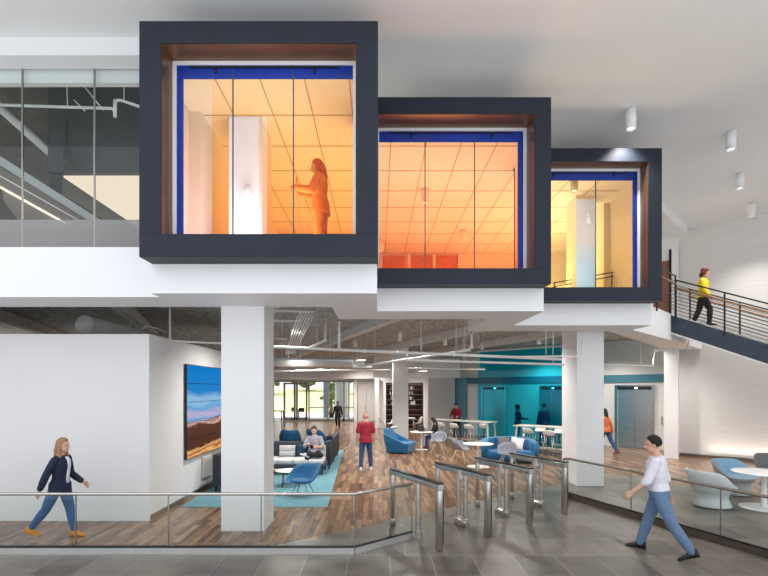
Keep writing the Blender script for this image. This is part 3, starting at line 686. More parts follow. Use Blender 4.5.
for (xa, xb, hx) in ((283.5, 295.5, 294), (296, 307.5, 297.5)):
    f = MB(); a_, c_ = vx(xa), vx(xb); f.box(a_, a_ + .14, Y0, Y1, .02, 2.94); f.box(c_ - .14, c_, Y0, Y1, .02, 2.94); f.box(a_, c_, Y0, Y1, .02, .28); f.box(a_, c_, Y0, Y1, 2.80, 2.94)
    lf = f.build('door_leaf', 'framebrown', o); MB().box(a_ + .14, c_ - .14, 36.41, 36.42, .28, 2.8).build('glass_pane', 'glass', lf)
    MB().tube([(vx(hx), Y0 - .05, .9), (vx(hx), Y0 - .05, 1.3)], .02, 8).build('handle', 'steel', lf)
struct(MB().box(-40, 12, 36.6, 50, -.15, -.02).build('ground_patio', 'patio'), 'pale paved terrace outside the far doors', 'terrace')
struct(MB().prism([(-60, 50), (40, 50), (40, 100), (-60, 100)], -.15, .0).build('ground_lawn', 'grass'), 'sunlit yellow green lawn beyond the terrace', 'lawn')
lw = MB().add([(-60, 58, 0), (40, 58, 0), (40, 100, 4.2), (-60, 100, 4.2)], [(0, 1, 2, 3)])
m_ = MB(); m_.add([(-60, 58, 0), (40, 58, 0), (40, 100, 2.7), (-60, 100, 2.7), (-60, 100, -.1), (40, 100, -.1)], [(0, 1, 2, 3), (3, 2, 5, 4)]); struct(m_.build('ground_slope', 'grass'))
def tree(x, y, h, r, lab, seed, z=0):
    rd = random.Random(seed); o = thing('tree', lab, 'tree', (x, y, z), group='trees beyond the lawn')
    MB().tube([(0, 0, 0), (.1, 0, h * .3), (0, .1, h * .6)], [.2, .15, .08], 8).build('trunk', 'trunk', o)
    c = MB()
    for k in range(70):
        a, e, rr = rd.random() * 6.28, rd.random() * 3.14 - 1.57, rd.random() ** .5
        p = Vector((math.cos(a) * math.cos(e) * r * rr, math.sin(a) * math.cos(e) * r * rr, h * .62 + math.sin(e) * h * .38 * rr)); s_ = r * (.12 + .14 * rd.random())
        c.ell(p, s_, s_, s_ * .75, Matrix.Rotation(rd.random() * 3, 3, 'X'), 7, 5)
    c.build('crown', 'leaf', o)
tree(-19.5, 84, 4.4, 3.6, 'olive green tree seen through the left door glass', 1, 2); tree(-13.6, 92, 4.6, 3.8, 'olive green tree seen right of the entrance doors', 2, 2)
tree(-4.6, 46, 3.0, .95, 'small yellowing tree seen behind the walking dark figure', 3); tree(-7.0, 85, 4.4, 2.6, 'farthest tree seen right of the entrance doors', 4, 2.3)
o = MB().box(px(323.3, 41), px(328, 41), 41, 41.4, -.02, 4).build('outdoor_column', 'outcol'); tag(o, 'pale blue outdoor column beyond the entrance glass', 'column')
o = MB().lathe([(.62, 0), (.62, 4)], (px(342, 42), 42, -.02), 24).build('outdoor_column', 'duct'); tag(o, 'round white outdoor column near the right glass edge', 'column')
struct(MB().box(-40, 12, 37, 44.5, 4.0, 4.2).build('roof_canopy', 'soffit'))
def patiochair(x, y, rz, lab):
    o = thing('patio_chair', lab, 'chair', (x, y, -.02), rz, 'chairs on the terrace')
    MB().box(-.24, .24, -.24, .24, .42, .45).build('seat', 'blackmetal', o); MB().box(-.24, .24, .2, .24, .55, .9).build('backrest', 'blackmetal', o)
    for sx in (-.22, .22):
        for sy in (-.22, .22): MB().tube([(sx, sy, 0), (sx, sy, .9 if sy > 0 else .43)], .015, 6).build('leg', 'blackmetal', o)
patiochair(-6.3, 39.5, .4, 'dark patio chair seen through the right door leaf'); patiochair(-7.4, 40.5, -.7, 'dark patio chair seen through the left door leaf')
o = thing('patio_table', 'dark patio table seen through the right door leaf', 'table', (-6.75, 40.3, -.02)); MB().cyl((0, 0), .45, .70, .73).build('tabletop', 'blackmetal', o); MB().cyl((0, 0), .03, 0, .7).build('post', 'blackmetal', o)

# bookcase niche
o = thing('bookcase', 'dark shelving niche behind the slim middle pillar', 'bookcase', (0, 0, 0))
MB().box(.5, 2.86, 30.5, 30.55, 0, 2.86).build('back_panel', 'blind', o)
MB().box(.5, .54, 30.02, 30.5, 0, 2.86).build('side_panel', 'blind', o); MB().box(2.82, 2.86, 30.02, 30.5, 0, 2.86).build('side_panel', 'blind', o)
for k in range(9):
    z = .15 + k * .32; MB().box(.54, 2.82, 30.06, 30.5, z, z + .03).build('shelf', 'walnut', o)
rd = random.Random(5)
for k in range(4, 8):
    for (x0, n) in ((.75, 5), (1.95, 6)):
        x = x0 + rd.random() * .1
        for j in range(n):
            h = .17 + rd.random() * .08; w = .035 + rd.random() * .03
            t_ = MB().box(x, x + w, 30.15, 30.33, .18 + k * .32, .18 + k * .32 + h).build('book', rd.choice(['beige', 'greywall', 'walnut', 'darkgray', 'graycush']))
            tag(t_, 'small muted book standing on a shelf of the dark niche', 'book', 'books in the dark niche'); x += w + .004
l_ = bpy.data.lights.new('niche_light', 'AREA'); l_.size = 2; l_.size_y = .1; l_.shape = 'RECTANGLE'; l_.energy = 25; l_.color = (1, .6, .4)
lo = bpy.data.objects.new('niche_light', l_); COL.objects.link(lo); lo.location = (1.68, 30.2, 2.84)

# ------------------------------------------------------------------ glass railings
def railing(lab, pts, hgt, joints, railmat, r, curbmat, ch=.09):
    o = thing('glass_railing', lab, 'railing')
    for i in range(len(pts) - 1):
        a, b_ = Vector(pts[i]), Vector(pts[i + 1]); n = joints[i]; u = (b_ - a).normalized()
        c = MB(); c.bar((a.x, a.y, ch / 2), (b_.x, b_.y, ch / 2), .09, ch); c.build('curb', curbmat, o)
        MB().bar((a.x, a.y, ch + .012), (b_.x, b_.y, ch + .012), .05, .024).build('gasket', 'black', o)
        for k in range(n):
            p, q = a.lerp(b_, k / n), a.lerp(b_, (k + 1) / n); p = p + u * .008; q = q - u * .008
            MB().bar((p.x, p.y, (hgt + ch) / 2), (q.x, q.y, (hgt + ch) / 2), .012, hgt - ch - .02).build('glass_panel', 'glass', o)
        for k in range(0 if i == 0 else 1, n + 1):
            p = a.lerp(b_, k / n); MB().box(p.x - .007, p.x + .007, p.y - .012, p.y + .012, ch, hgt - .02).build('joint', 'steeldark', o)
    MB().tube([(*p, hgt) for p in pts], r, 14).build('handrail', railmat, o)
    return o
railing('glass railing at left with brushed steel handrail and silver curb', [(-8.65, 7.08), (-.36, 7.08), (.56, 7.84)], .885, (6, 1), 'steel', .024, 'curb')
railing('glass railing at right with dark bronze handrail beside the walking man', [(4.14, 10.60), (4.27, 10.68), (6.0, 5.93)], .885, (1, 3), 'bronze', .024, 'bronze', .11)

# ------------------------------------------------------------------ turnstiles
def turnstile(front, lab, single=False):
    ax = Vector((-.455, .89)); ang = math.atan2(ax.y, ax.x)      # local +x runs from front post to rear post
    o = thing('turnstile', lab, 'turnstile', (front[0], front[1], 0), ang, 'turnstiles in a row')
    Lg = 1.46
    fp = MB().rbox(-.06, .06, -.045, .045, 0, .93, .03).build('front_post', 'steel', o)
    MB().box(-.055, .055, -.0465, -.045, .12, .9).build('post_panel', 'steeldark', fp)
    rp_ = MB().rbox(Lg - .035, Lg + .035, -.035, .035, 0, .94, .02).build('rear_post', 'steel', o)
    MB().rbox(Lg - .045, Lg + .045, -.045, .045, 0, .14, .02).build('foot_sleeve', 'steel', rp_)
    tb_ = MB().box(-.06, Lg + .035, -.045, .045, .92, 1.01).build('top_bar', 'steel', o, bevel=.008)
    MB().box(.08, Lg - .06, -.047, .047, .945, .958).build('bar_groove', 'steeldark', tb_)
    MB().box(-.065, Lg + .04, -.052, .052, 1.01, 1.035).build('top_cap', 'black', o, bevel=.005)
    MB().box(Lg * .3, Lg * .5, -.03, .03, 1.035, 1.043).build('card_reader', 'blackmetal', tb_)
    ms = (.60,) if single else (.60, .80)
    for i, m_ in enumerate(ms):
        bp_ = MB().cyl((m_, 0), .042, .0, .94, 20).build('barrier_post', 'steel', o)
        MB().cyl((m_, 0), .055, .0, .15, 20).build('foot_sleeve', 'steel', bp_)
    if not single:
        MB().cyl((.70, -.0), .062, .84, 1.0, 24).build('motor_head', 'curb', o)
        MB().rbox(.55, .87, -.06, .06, 0, .13, .03).build('base_shoe', 'steel', o)
        MB().box(.86, 1.30, -.006, .006, .2, .85).build('glass_wing', 'glass', o)
        MB().box(.10, .55, -.006, .006, .2, .85).build('glass_wing', 'glass', o)
    else:
        MB().box(.66, 1.36, -.006, .006, .12, .85).build('glass_wing', 'glass', o)
        MB().box(.10, .55, -.006, .006, .2, .85).build('glass_wing', 'glass', o)
    return o
turnstile((.926, 7.19), 'nearest turnstile, joined to the left glass railing', True)
turnstile((1.82, 7.89), 'second turnstile from the left glass railing')
turnstile((2.73, 8.57), 'third turnstile from the left glass railing')
turnstile((3.645, 9.29), 'farthest turnstile, beside the right glass railing')

# ------------------------------------------------------------------ stair at right
st = thing('staircase', 'dark steel stair descending in front of the textured wall', 'staircase')
S0 = Vector((8.49, 13.87, 4.61)); U = Vector((.70, -.714, 0)); Wd = Vector((.707, .707, 0)) * 1.84; SL = -.455
def sp_(t, w=0, dz=0): return S0 + U * t + Wd * w + Vector((0, 0, SL * t + dz))
for w in (0, 1):
    m_ = MB(); a = [sp_(0, w, .02), sp_(7.5, w, .02), sp_(7.5, w, -.52), sp_(0, w, -.47)]; n = Vector((.05, .05, 0)) * (1 if w == 0 else -1)
    m_.add(a + [p + n for p in a], [(0, 1, 2, 3), (7, 6, 5, 4), (0, 4, 5, 1), (1, 5, 6, 2), (2, 6, 7, 3), (3, 7, 4, 0)]); m_.build('stringer', 'stringer', st)
    m_ = MB(); a = [sp_(0, w, -.49), sp_(7.5, w, -.54), sp_(7.5, w, -.58), sp_(0, w, -.52)]; m_.add(a + [p + n for p in a], [(0, 1, 2, 3), (7, 6, 5, 4), (0, 4, 5, 1), (1, 5, 6, 2), (2, 6, 7, 3), (3, 7, 4, 0)]); m_.build('edge_strip', 'pillar', st)
n = 21
for k in range(n):
    t = .18 + k * .352; a = sp_(t, .03); b_ = sp_(t, .97); z = 4.61 + SL * (t - .12)
    m_ = MB(); P = [a, b_, b_ + U * .36, a + U * .36]; m_.prism([(p.x, p.y) for p in P], z - .20, z - .15); m_.build('tread', 'greywall', st)
def guard(name, lab, fn, t0, t1, posts, par=None, h=1.07, nb=9, wood=True):
    o = thing(name, lab, 'railing') if par is None else par
    MB().tube([fn(t0, h), fn(t1, h)], .02, 8).build('top_rail', 'blackmetal', o)
    for k in range(nb): z = .10 + k * (h - .16) / (nb); MB().tube([fn(t0, z), fn(t1, z)], .0085, 6).build('horizontal_bar', 'blackmetal', o)
    for t in posts:
        p = fn(t, .0); MB().box(p.x - .016, p.x + .016, p.y - .016, p.y + .016, p.z - .12, p.z + h).build('post', 'blackmetal', o)
    if wood: MB().tube([fn(t0, h - .22) , fn(t1, h - .22)], .024, 8).build('handrail', 'woodrail', o)
    return o
guard('stair_guard', 'near guard rail of the stair with horizontal black bars', lambda t, z: sp_(t, 0, z) + Vector((-.0, 0, 0)), .18, 7.4, (.184, 1.335, 2.49, 3.65, 4.8, 6.0, 7.2))
guard('stair_guard', 'far guard rail of the stair, on the textured wall side', lambda t, z: sp_(t, 1, z), .1, 7.4, (.15, 1.42, 2.6, 3.8, 5.0, 6.2, 7.2))
ld = lambda t, z: Vector((6.9 + t * .717, 12.22 + t * .717 * 1.0, 4.64 + z)) + Vector((0, .0, 0))
guard('landing_guard', 'level guard rail between the smallest bay and the stair', lambda t, z: Vector((6.2, 11.5, 4.64 + z)).lerp(Vector((8.62, 13.74, 4.64 + z)), t), 0, 1, (.02, .5, .98))
struct(MB().prism([(6.05, 11.35), (8.49, 13.87), (9.88, 15.2), (11.4, 17.2), (8.0, 17.2), (6.05, 13)], ZF - .1, ZF).build('floor_landing', 'greywall'))

# ------------------------------------------------------------------ furniture
def shell_surface(mb, r, z0, rim, rx=1., ry=1., n=36, m=9, th=.03, pw=2.3, flare=0.):
    """bowl shell: rim(theta) -> height, r(theta) -> radius; theta 0 = back (-y)"""
    outer, inner = [], []
    for j in range(m + 1):
        u = .10 + .90 * j / m
        ro, ri = [], []
        for k in range(n):
            t = 2 * PI * k / n; rr = r(t); h = rim(t)
            x, y = -math.sin(t) * rx, -math.cos(t) * ry
            w = u ** (1 / 1.35); z = z0 + h * (u ** pw) + 0
            f = 1 + flare * (u ** 3)
            ro.append((x * rr * w * f, y * rr * w * f, z)); q = max(.02, rr * w * f - th * (.4 + .6 * u)); ri.append((x * q, y * q, z + th * (1 - u) * .8))
        outer.append(ro); inner.append(ri)
    mb.rings(outer + inner[::-1])
    return mb
def ss(a, b, x): t = max(0, min(1, (x - a) / (b - a))); return t * t * (3 - 2 * t)
backness = lambda t: (math.cos(t) + 1) / 2

def swoop_chair(lab, loc, rz, mat='blue', hh=.36):
    o = thing('lounge_chair', lab, 'chair', loc, rz, 'blue swoop lounge chairs')
    rim = lambda t: .05 + hh * ss(.30, .92, (math.cos(t - .25) + 1) / 2) + .10 * max(0, math.sin(t)) * ss(.0, .8, 1 - abs(math.cos(t)))
    rad = lambda t: .36 + .07 * abs(math.sin(t)) ** 3
    shell_surface(MB(), rad, .28, rim, th=.05).build('shell', mat, o)
    MB().lathe([(.02, .315), (.22, .32), (.27, .345), (.24, .37), (.02, .38)], n=28).build('seat', mat, o)
    for k in range(4):
        a = PI / 4 + k * PI / 2
        MB().tube([(.12 * math.cos(a), .12 * math.sin(a), .31), (.30 * math.cos(a), .30 * math.sin(a), .01)], .009, 8).build('leg', 'blackmetal', o)
    for s_ in (1, -1): MB().tube([(.30 * .707, s_ * .30 * .707, .012), (-.30 * .707, s_ * .30 * .707, .012)], .009, 8).build('sled_bar', 'blackmetal', o)
    return o
swoop_chair('bright blue swoop chair with wire legs in front of the white coffee table', (-1.74, 10.95, 0), R(168))
swoop_chair('blue swoop chair behind the sofa, directly behind the seated man', (-2.30, 18.1, 0), R(-8), 'blue2', .60)
swoop_chair('blue swoop chair behind the sofa, left of the seated man', (-3.36, 18.2, 0), R(30), 'blue2', .56)

def armchair(lab, loc, rz):
    o = thing('molded_armchair', lab, 'chair', loc, rz, 'gray molded armchairs with oak legs')
    rim = lambda t: .05 + .24 * ss(.15, .6, backness(t)) + .10 * ss(.75, 1, backness(t))
    shell_surface(MB(), lambda t: .29, .42, rim, th=.02, pw=2.6, flare=.06).build('shell', 'shell', o)
    for sx in (-1, 1):
        for sy in (-1, 1): MB().tube([(sx * .12, sy * .11, .43), (sx * .27, sy * .25, 0)], [.017, .011], 8).build('leg', 'leg', o)
    MB().box(-.13, .13, -.12, .12, .415, .432).build('under_frame', 'leg', o)
    return o
A0 = armchair('gray molded armchair with oak legs, in front of the seated woman with jeans', (2.33, 18.15, 0), R(160))
dup(A0, (2.74, 15.75, 0), R(-120), 'gray molded armchair with oak legs, left of the nearer round table')
dup(A0, (3.98, 14.6, 0), R(150), 'gray molded armchair pushed up before the blue sofa with cushions')
dup(A0, (2.36, 19.4, 0), R(80), 'gray molded armchair the woman in jeans sits on')

def round_table(lab, loc, r, h, rb, mat='tblwhite', rp=.035):
    o = thing('round_table', lab, 'table', loc, 0, 'round pedestal tables')
    MB().lathe([(.01, h - .025), (r - .03, h - .025), (r, h - .008), (r - .004, h), (.01, h)], n=48).build('tabletop', mat, o)
    MB().lathe([(rp + .03, .02), (rp, .05), (rp, h - .04), (rp + .05, h - .025)], n=20).build('post', mat, o)
    MB().lathe([(.01, 0), (rb, 0), (rb, .012), (rb * .5, .022), (rp, .03), (.01, .03)], n=40).build('base', mat, o)
    return o
round_table('round white pedestal table with the black laptop on it', (1.76, 19.2, 0), .48, .73, .26)
round_table('round white pedestal table before the blue sofa with cushions', (3.16, 15.0, 0), .48, .73, .34)
round_table('large round white pedestal table cut by the right photo edge', (7.95, 9.78, 0), .56, .74, .43, rp=.055)

# coffee tables
def coffee(lab, loc, r, h, mat):
    o = thing('coffee_table', lab, 'coffee table', loc)
    MB().lathe([(.01, h - .02), (r - .015, h - .02), (r, h - .006), (r - .003, h), (.01, h)], n=40).build('tabletop', mat, o)
    for k in range(3):
        a = 2.2 + k * 2.094; MB().tube([(r * .7 * math.cos(a), r * .7 * math.sin(a), h - .02), (r * .8 * math.cos(a), r * .8 * math.sin(a), 0)], .012, 8).build('leg', 'blackmetal', o)
    return o
coffee('round white coffee table between sofa and bright blue chair', (-2.27, 12.0, 0), .33, .40, 'tblwhite')
coffee('round orange wooden coffee table partly hidden by the left pillar', (-2.88, 11.9, 0), .32, .43, 'orangewood')

# rug
o = MB().prism([(-4.1, 9.84), (-1.05, 9.84), (-1.37, 19.1), (-4.1, 19.1)], .001, .012).build('area_rug', 'rug'); tag(o, 'large light blue carpet under the lounge seating', 'rug')

# banquette sofa facing the camera
o = thing('banquette_sofa', 'high backed charcoal sofa with light gray seat facing the camera', 'sofa', (0, 0, 0))
x0, x1 = -3.75, -1.53
f = MB(); f.rbox(x0, x1, 14.22, 14.36, .16, .88, .03)
f.build('back_panel', 'darkgray', o); MB().rbox(x0, x1 + .02, 13.42, 14.25, .20, .33, .03).build('seat_frame', 'darkgray', o)
nx = 5
for k in range(nx):
    a = x0 + .02 + (x1 - x0 - .04) * k / nx; c = x0 + .02 + (x1 - x0 - .04) * (k + 1) / nx
    MB().rbox(a + .006, c - .006, 13.44, 14.2, .32, .45, .03).build('seat_cushion', 'seatgray', o)
for (a, c) in ((-2.93, -2.46), (-1.74, -1.56), (-3.7, -3.25)):
    q = MB()
    q.rbox(a, c, 14.06, 14.2, .46, .60, .025); q.rbox(a, c, 14.08, 14.21, .60, .77, .025); q.build('back_cushion', 'seatgray', o)
for x in (x0 + .08, -2.6, x1 - .05):
    for y in (13.5, 14.28): MB().tube([(x, y, 0), (x, y, .2)], .018, 8).build('leg', 'blackmetal', o)
cu = MB().pillow((-2.20, 14.10, .63), .44, .40, .13, Matrix.Rotation(R(-8), 3, 'X')).build('throw_cushion', 'navy'); tag(cu, 'navy throw cushion on the gray sofa left of the seated man', 'cushion')
# second banquette behind, running away
o = thing('banquette_sofa', 'charcoal high backed sofa seen end on, right of the seated man', 'sofa', (0, 0, 0))
x0 = -1.47
MB().rbox(x0 - .10, x0 + .04, 14.4, 17.5, .16, .88, .03).build('back_panel', 'darkgray', o)
b = MB()
for k in range(14): b.box(x0 + .04, x0 + .046, 14.5 + k * .215, 14.515 + k * .215, .18, .86)
b.build('seam', 'black', o)
MB().rbox(x0 - .9, x0 - .1, 15.0, 17.4, .2, .33, .03).build('seat_frame', 'darkgray', o); MB().rbox(x0 - .88, x0 - .12, 15.02, 17.38, .32, .45, .03).build('seat_cushion', 'seatgray', o)
for y in (14.5, 16, 17.4): MB().tube([(x0 - .02, y, 0), (x0 - .02, y, .2)], .018, 8).build('leg', 'blackmetal', o)
for y in (15.1, 17.3): MB().tube([(x0 - .82, y, 0), (x0 - .82, y, .2)], .018, 8).build('leg', 'blackmetal', o)
o = thing('shoulder_bag', 'small black bag standing on the end of the charcoal sofa back', 'bag', (-1.50, 14.72, .88))
MB().rbox(-.10, .09, -.12, .12, .0, .13, .05).build('bag_body', 'black_cloth', o)
MB().tube([(0, .09, .1), (0, .05, .19), (0, -.05, .19), (0, -.09, .1)], .01, 8).build('strap', 'black_cloth', o)
# dark sofa at left by the screens
o = thing('banquette_sofa', 'dark navy sofa end peeking out left of the big pillar', 'sofa', (0, 0, 0))
MB().rbox(-3.93, -3.3, 11.25, 11.38, .14, .90, .03).build('side_panel', 'darkgray', o); MB().rbox(-3.93, -3.80, 11.38, 13.2, .14, .90, .03).build('back_panel', 'darkgray', o)
MB().rbox(-3.8, -3.3, 11.38, 13.2, .2, .45, .04).build('seat', 'seatgray', o)
for (x, y) in ((-3.86, 11.31), (-3.36, 11.31), (-3.86, 13.1), (-3.36, 13.1)): MB().tube([(x, y, 0), (x, y, .22)], .018, 8).build('leg', 'blackmetal', o)

# angular blue chair
o = thing('angular_lounge_chair', 'wide angular blue lounge chair in front of the slim pillar', 'chair', (.86, 18.35, 0), R(-112))
def hull(mb, lo, hi):
    n = len(lo); mb.add(lo + hi, [tuple(range(n))[::-1], tuple(range(n, 2 * n))] + [(i, (i + 1) % n, (i + 1) % n + n, i + n) for i in range(n)])
b = MB(); hull(b, [(-.42, -.40, .03), (.42, -.40, .03), (.40, .42, .03), (-.40, .42, .03)], [(-.52, -.46, .42), (.52, -.46, .42), (.50, .50, .40), (-.50, .50, .40)])
b.build('seat', 'blue', o, bevel=.03)
b = MB(); hull(b, [(-.52, -.48, .40), (.52, -.48, .40), (.46, -.18, .40), (-.46, -.18, .40)], [(-.44, -.60, .90), (.24, -.60, .92), (.22, -.48, .92), (-.42, -.48, .90)])
b.build('backrest', 'blue', o, bevel=.03)
b = MB(); hull(b, [(.36, -.46, .40), (.52, -.46, .40), (.50, .30, .40), (.38, .30, .40)], [(.44, -.50, .76), (.54, -.50, .76), (.53, .10, .50), (.45, .10, .50)])
b.build('arm', 'blue', o, bevel=.02)
b = MB(); hull(b, [(-.36, -.46, .40), (-.52, -.46, .40), (-.50, .30, .40), (-.38, .30, .40)], [(-.44, -.50, .76), (-.54, -.50, .76), (-.53, .10, .50), (-.45, .10, .50)])
b.build('arm', 'blue', o, bevel=.02)
MB().box(-.38, .38, -.36, .38, 0, .04).build('plinth', 'black', o)
bg = thing('duffel_bag', 'gray bag lying on the back of the angular blue chair', 'bag', (.62, 18.35, .91), R(60))
MB().limb([(-.16, 0, .06), (.16, 0, .06)], [.075, .075], 12).xf(Matrix.Scale(.8, 4, (0, 0, 1))).build('bag_body', 'tubgray', bg)
MB().tube([(-.1, .02, .1), (-.04, .03, .17), (.06, .03, .17), (.1, .02, .1)], .01, 8).build('strap', 'graycush', bg)

# blue sofa with cushions
o = thing('blue_sofa', 'bright blue rounded sofa left of the right pillar', 'sofa', (4.36, 15.9, 0), R(-6))
b = MB(); b.rbox(-.82, .82, -.42, .38, .10, .42, .10).build('seat', 'blue', o)
def arcback(mb, w, d, z0, z1, t, n=20):
    prof_o, prof_i = [], []
    for k in range(n + 1):
        a = PI * k / n; x = -math.cos(a); y = math.sin(a) ** .6
        prof_o.append((x * w, y * d)); prof_i.append((x * (w - t), y * (d - t)))
    rs = []
    for k in range(n + 1):
        (ax, ay), (bx_, by) = prof_o[k], prof_i[k]
        h = z1 - .16 * (1 - math.sin(PI * k / n) ** .5)
        rs.append([(ax, ay - .4, z0), (ax * 1.04, ay * 1.04 - .4, h - .04), (ax * 1.0, ay * 1.0 - .4, h), (bx_, by - .4, h), (bx_ * .99, by - .4, h - .05), (bx_ * .98, by - .4, z0)])
    mb.rings(rs)
b = MB(); arcback(b, .90, .92, .10, .82, .20); b.build('backrest', 'blue', o)
MB().box(-.7, .7, -.3, .3, 0, .11).build('plinth', 'black', o)
def cushion(lab, loc, s, rx, ry, rz, mat):
    c = MB().pillow((0, 0, 0), s, s, .15, Matrix.Rotation(ry, 3, 'Y')).build('throw_cushion', mat, None, loc); c.rotation_euler = (rx, 0, rz); return tag(c, lab, 'cushion', 'cushions on the blue sofa')
cushion('taupe gray cushion on the blue sofa', (4.14, 15.62, .66), .42, R(-14), R(4), R(5), 'graycush')
cushion('white cushion on the blue sofa, tipped on its corner', (4.55, 15.55, .66), .42, R(-16), R(12), R(-10), 'whitecush')

# high tables and stools
def high_table(lab, c, L_, w, rz, top='tblwarm', h=1.05, rail=True):
    o = thing('high_table', lab, 'table', (c[0], c[1], 0), rz)
    MB().box(-L_ / 2, L_ / 2, -w / 2, w / 2, h - .045, h).build('tabletop', top, o, bevel=.006)
    for sx in (-1, 1):
        for sy in (-1, 1): MB().bar((sx * (L_ / 2 - .12), sy * (w / 2 - .08), h - .045), (sx * (L_ / 2 - .05), sy * (w / 2 - .03), 0), .055, .055, (0, 1, 0)).build('leg', top if top != 'tblwhite' else 'leg', o)
    if rail: MB().bar((-L_ / 2 + .1, -w / 2 + .08, .24), (L_ / 2 - .1, -w / 2 + .08, .24), .04, .03).build('foot_rail', top, o)
    return o
def stool(lab, loc, rz, first=[None]):
    if first[0]: return dup(first[0], loc, rz, lab)
    o = thing('bar_stool', lab, 'stool', loc, rz, 'white bar stools at the high tables')
    rim = lambda t: .02 + .20 * ss(.35, .95, backness(t))
    shell_surface(MB(), lambda t: .215, .76, rim, th=.02, pw=2.2).build('seat', 'tblwhite', o)
    for sx in (-1, 1):
        for sy in (-1, 1): MB().tube([(sx * .10, sy * .10, .76), (sx * .22, sy * .21, 0)], .010, 8).build('leg', 'steel', o)
    q = .172; MB().tube([(-q, -q, .32), (q, -q, .32), (q, q, .32), (-q, q, .32), (-q, -q, .32)], .008, 6).build('foot_ring', 'steel', o)
    first[0] = o; return o
high_table('long high table left of the teal glass with a man behind it', (3.80, 21.35), 3.05, .75, R(-42), 'tblwarm')
for (x, d, lb) in ((441, 21.1, 'leftmost white stool at the high table left of the teal glass'), (454.5, 20.5, 'second white stool from left at the high table left of the teal glass'),
                   (469, 19.9, 'third white stool from left at the high table left of the teal glass'), (484, 20.4, 'white stool at the right end of the high table left of the teal glass')):
    stool(lb, (px(x, d), d, 0), R(-45 + 180 * 0 + 8))
high_table('high table in front of the teal glass beside the right pillar', (6.35, 17.95), 2.3, .75, R(-42), 'tblwarm')
for (x, d, rz, lb) in ((528.5, 18.1, 0, 'near left white stool at the table beside the right pillar'), (549, 17.2, 10, 'near right white stool at the table beside the right pillar'),
                       (540, 19.0, 180, 'far white stool behind the table beside the right pillar'), (559, 18.1, 180, 'white stool half hidden by the right pillar')):
    stool(lb, (px(x, d), d, 0), R(-45 + rz))
# far left brown high tables
high_table('brown wooden high table near the entrance doors', (-6.3, 27.6), 1.7, .7, R(0), 'walnut', 1.2, False)
high_table('brown wooden high table in front of the entrance, set nearer the sofa', (-6.9, 25.6), 1.6, .7, R(0), 'walnut', 1.1, False)
# far small cafe table and chairs
def cafe_chair(lab, loc, rz, first=[None]):
    if first[0]: return dup(first[0], loc, rz, lab)
    o = thing('cafe_chair', lab, 'chair', loc, rz, 'white chairs by the bookcase niche')
    rim = lambda t: .03 + .38 * ss(.45, .95, backness(t))
    shell_surface(MB(), lambda t: .24, .43, rim, th=.02, pw=2.6).build('shell', 'tblwhite', o)
    for sx in (-1, 1):
        for sy in (-1, 1): MB().tube([(sx * .12, sy * .12, .44), (sx * .21, sy * .21, 0)], .012, 6).build('leg', 'steel', o)
    first[0] = o; return o
o = thing('cafe_table', 'far white table by the bookcase, right of the slim pillar', 'table', (1.75, 28.2, 0))
MB().box(-.6, .45, -.4, .4, .71, .74).build('tabletop', 'tblwhite', o)
for sx in (-.5, .35):
    for sy in (-.33, .33): MB().tube([(sx, sy, 0), (sx, sy, .71)], .02, 6).build('leg', 'steel', o)
cafe_chair('white chair right of the slim pillar by the bookcase', (2.38, 27.7, 0), R(60))
cafe_chair('leftmost white chair by the bookcase, left of the slim pillar', (.22, 28.6, 0), R(-80)); cafe_chair('white chair touching the left edge of the slim pillar', (.75, 27.6, 0), R(100))

# tub chairs at right
def tub(lab, loc, rz, out, inn):
    o = thing('tub_chair', lab, 'chair', loc, rz, 'tub chairs around the large round table')
    n = 40; bk = lambda t: ss(.20, .85, backness(t))
    def ring(fr, fz): return [(-math.sin(2 * PI * k / n) * fr(2 * PI * k / n), -math.cos(2 * PI * k / n) * fr(2 * PI * k / n), fz(2 * PI * k / n)) for k in range(n)]
    top = lambda t: .43 + .33 * bk(t)
    MB().rings([ring(lambda t: .34, lambda t: .015), ring(lambda t: .345, lambda t: .03), ring(lambda t: .30, lambda t: .12), ring(lambda t: .275, lambda t: .20), ring(lambda t: .31, lambda t: .28), ring(lambda t: .37, lambda t: .36)]).build('base', out, o)
    MB().rings([ring(lambda t: .30, lambda t: .27), ring(lambda t: .37, lambda t: .355), ring(lambda t: .42 + .02 * bk(t), lambda t: .40 + (top(t) - .42) * .6), ring(lambda t: .43 + .05 * bk(t), lambda t: top(t) - .01), ring(lambda t: .415 + .05 * bk(t), lambda t: top(t) + .008),
                ring(lambda t: .40 + .04 * bk(t), lambda t: top(t) - .01), ring(lambda t: .35, lambda t: .43 + (top(t) - .43) * .4), ring(lambda t: .30, lambda t: .415)]).build('shell', out, o)
    MB().lathe([(.01, .38), (.33, .38), (.345, .42), (.32, .445), (.01, .45)], n=36).build('seat', inn, o)
    return o
tub('pale gray tub chair behind the right glass railing', (7.0, 9.95, 0), R(-80), 'tubwhite', 'tubwhite')
o = tub('gray tub chair with powder blue inside, left of the large round table', (8.35, 11.1, 0), R(-163), 'tubgray', 'tubblue')
# blue lining inside the shell
n = 40; bk = lambda t: ss(.20, .85, backness(t)); top = lambda t: .43 + .33 * bk(t)
def ring(fr, fz): return [(-math.sin(2 * PI * k / n) * fr(2 * PI * k / n), -math.cos(2 * PI * k / n) * fr(2 * PI * k / n), fz(2 * PI * k / n)) for k in range(n)]
MB().rings([ring(lambda t: .405 + .04 * bk(t), lambda t: top(t) + .0095), ring(lambda t: .392 + .04 * bk(t), lambda t: top(t) - .008), ring(lambda t: .342, lambda t: .435 + (top(t) - .43) * .4), ring(lambda t: .29, lambda t: .425)], cap=False).build('lining', 'tubblue', o)
tub('dark gray tub chair at the right photo edge behind the table', (10.15, 12.1, 0), R(150), 'tubdark', 'tubdark')

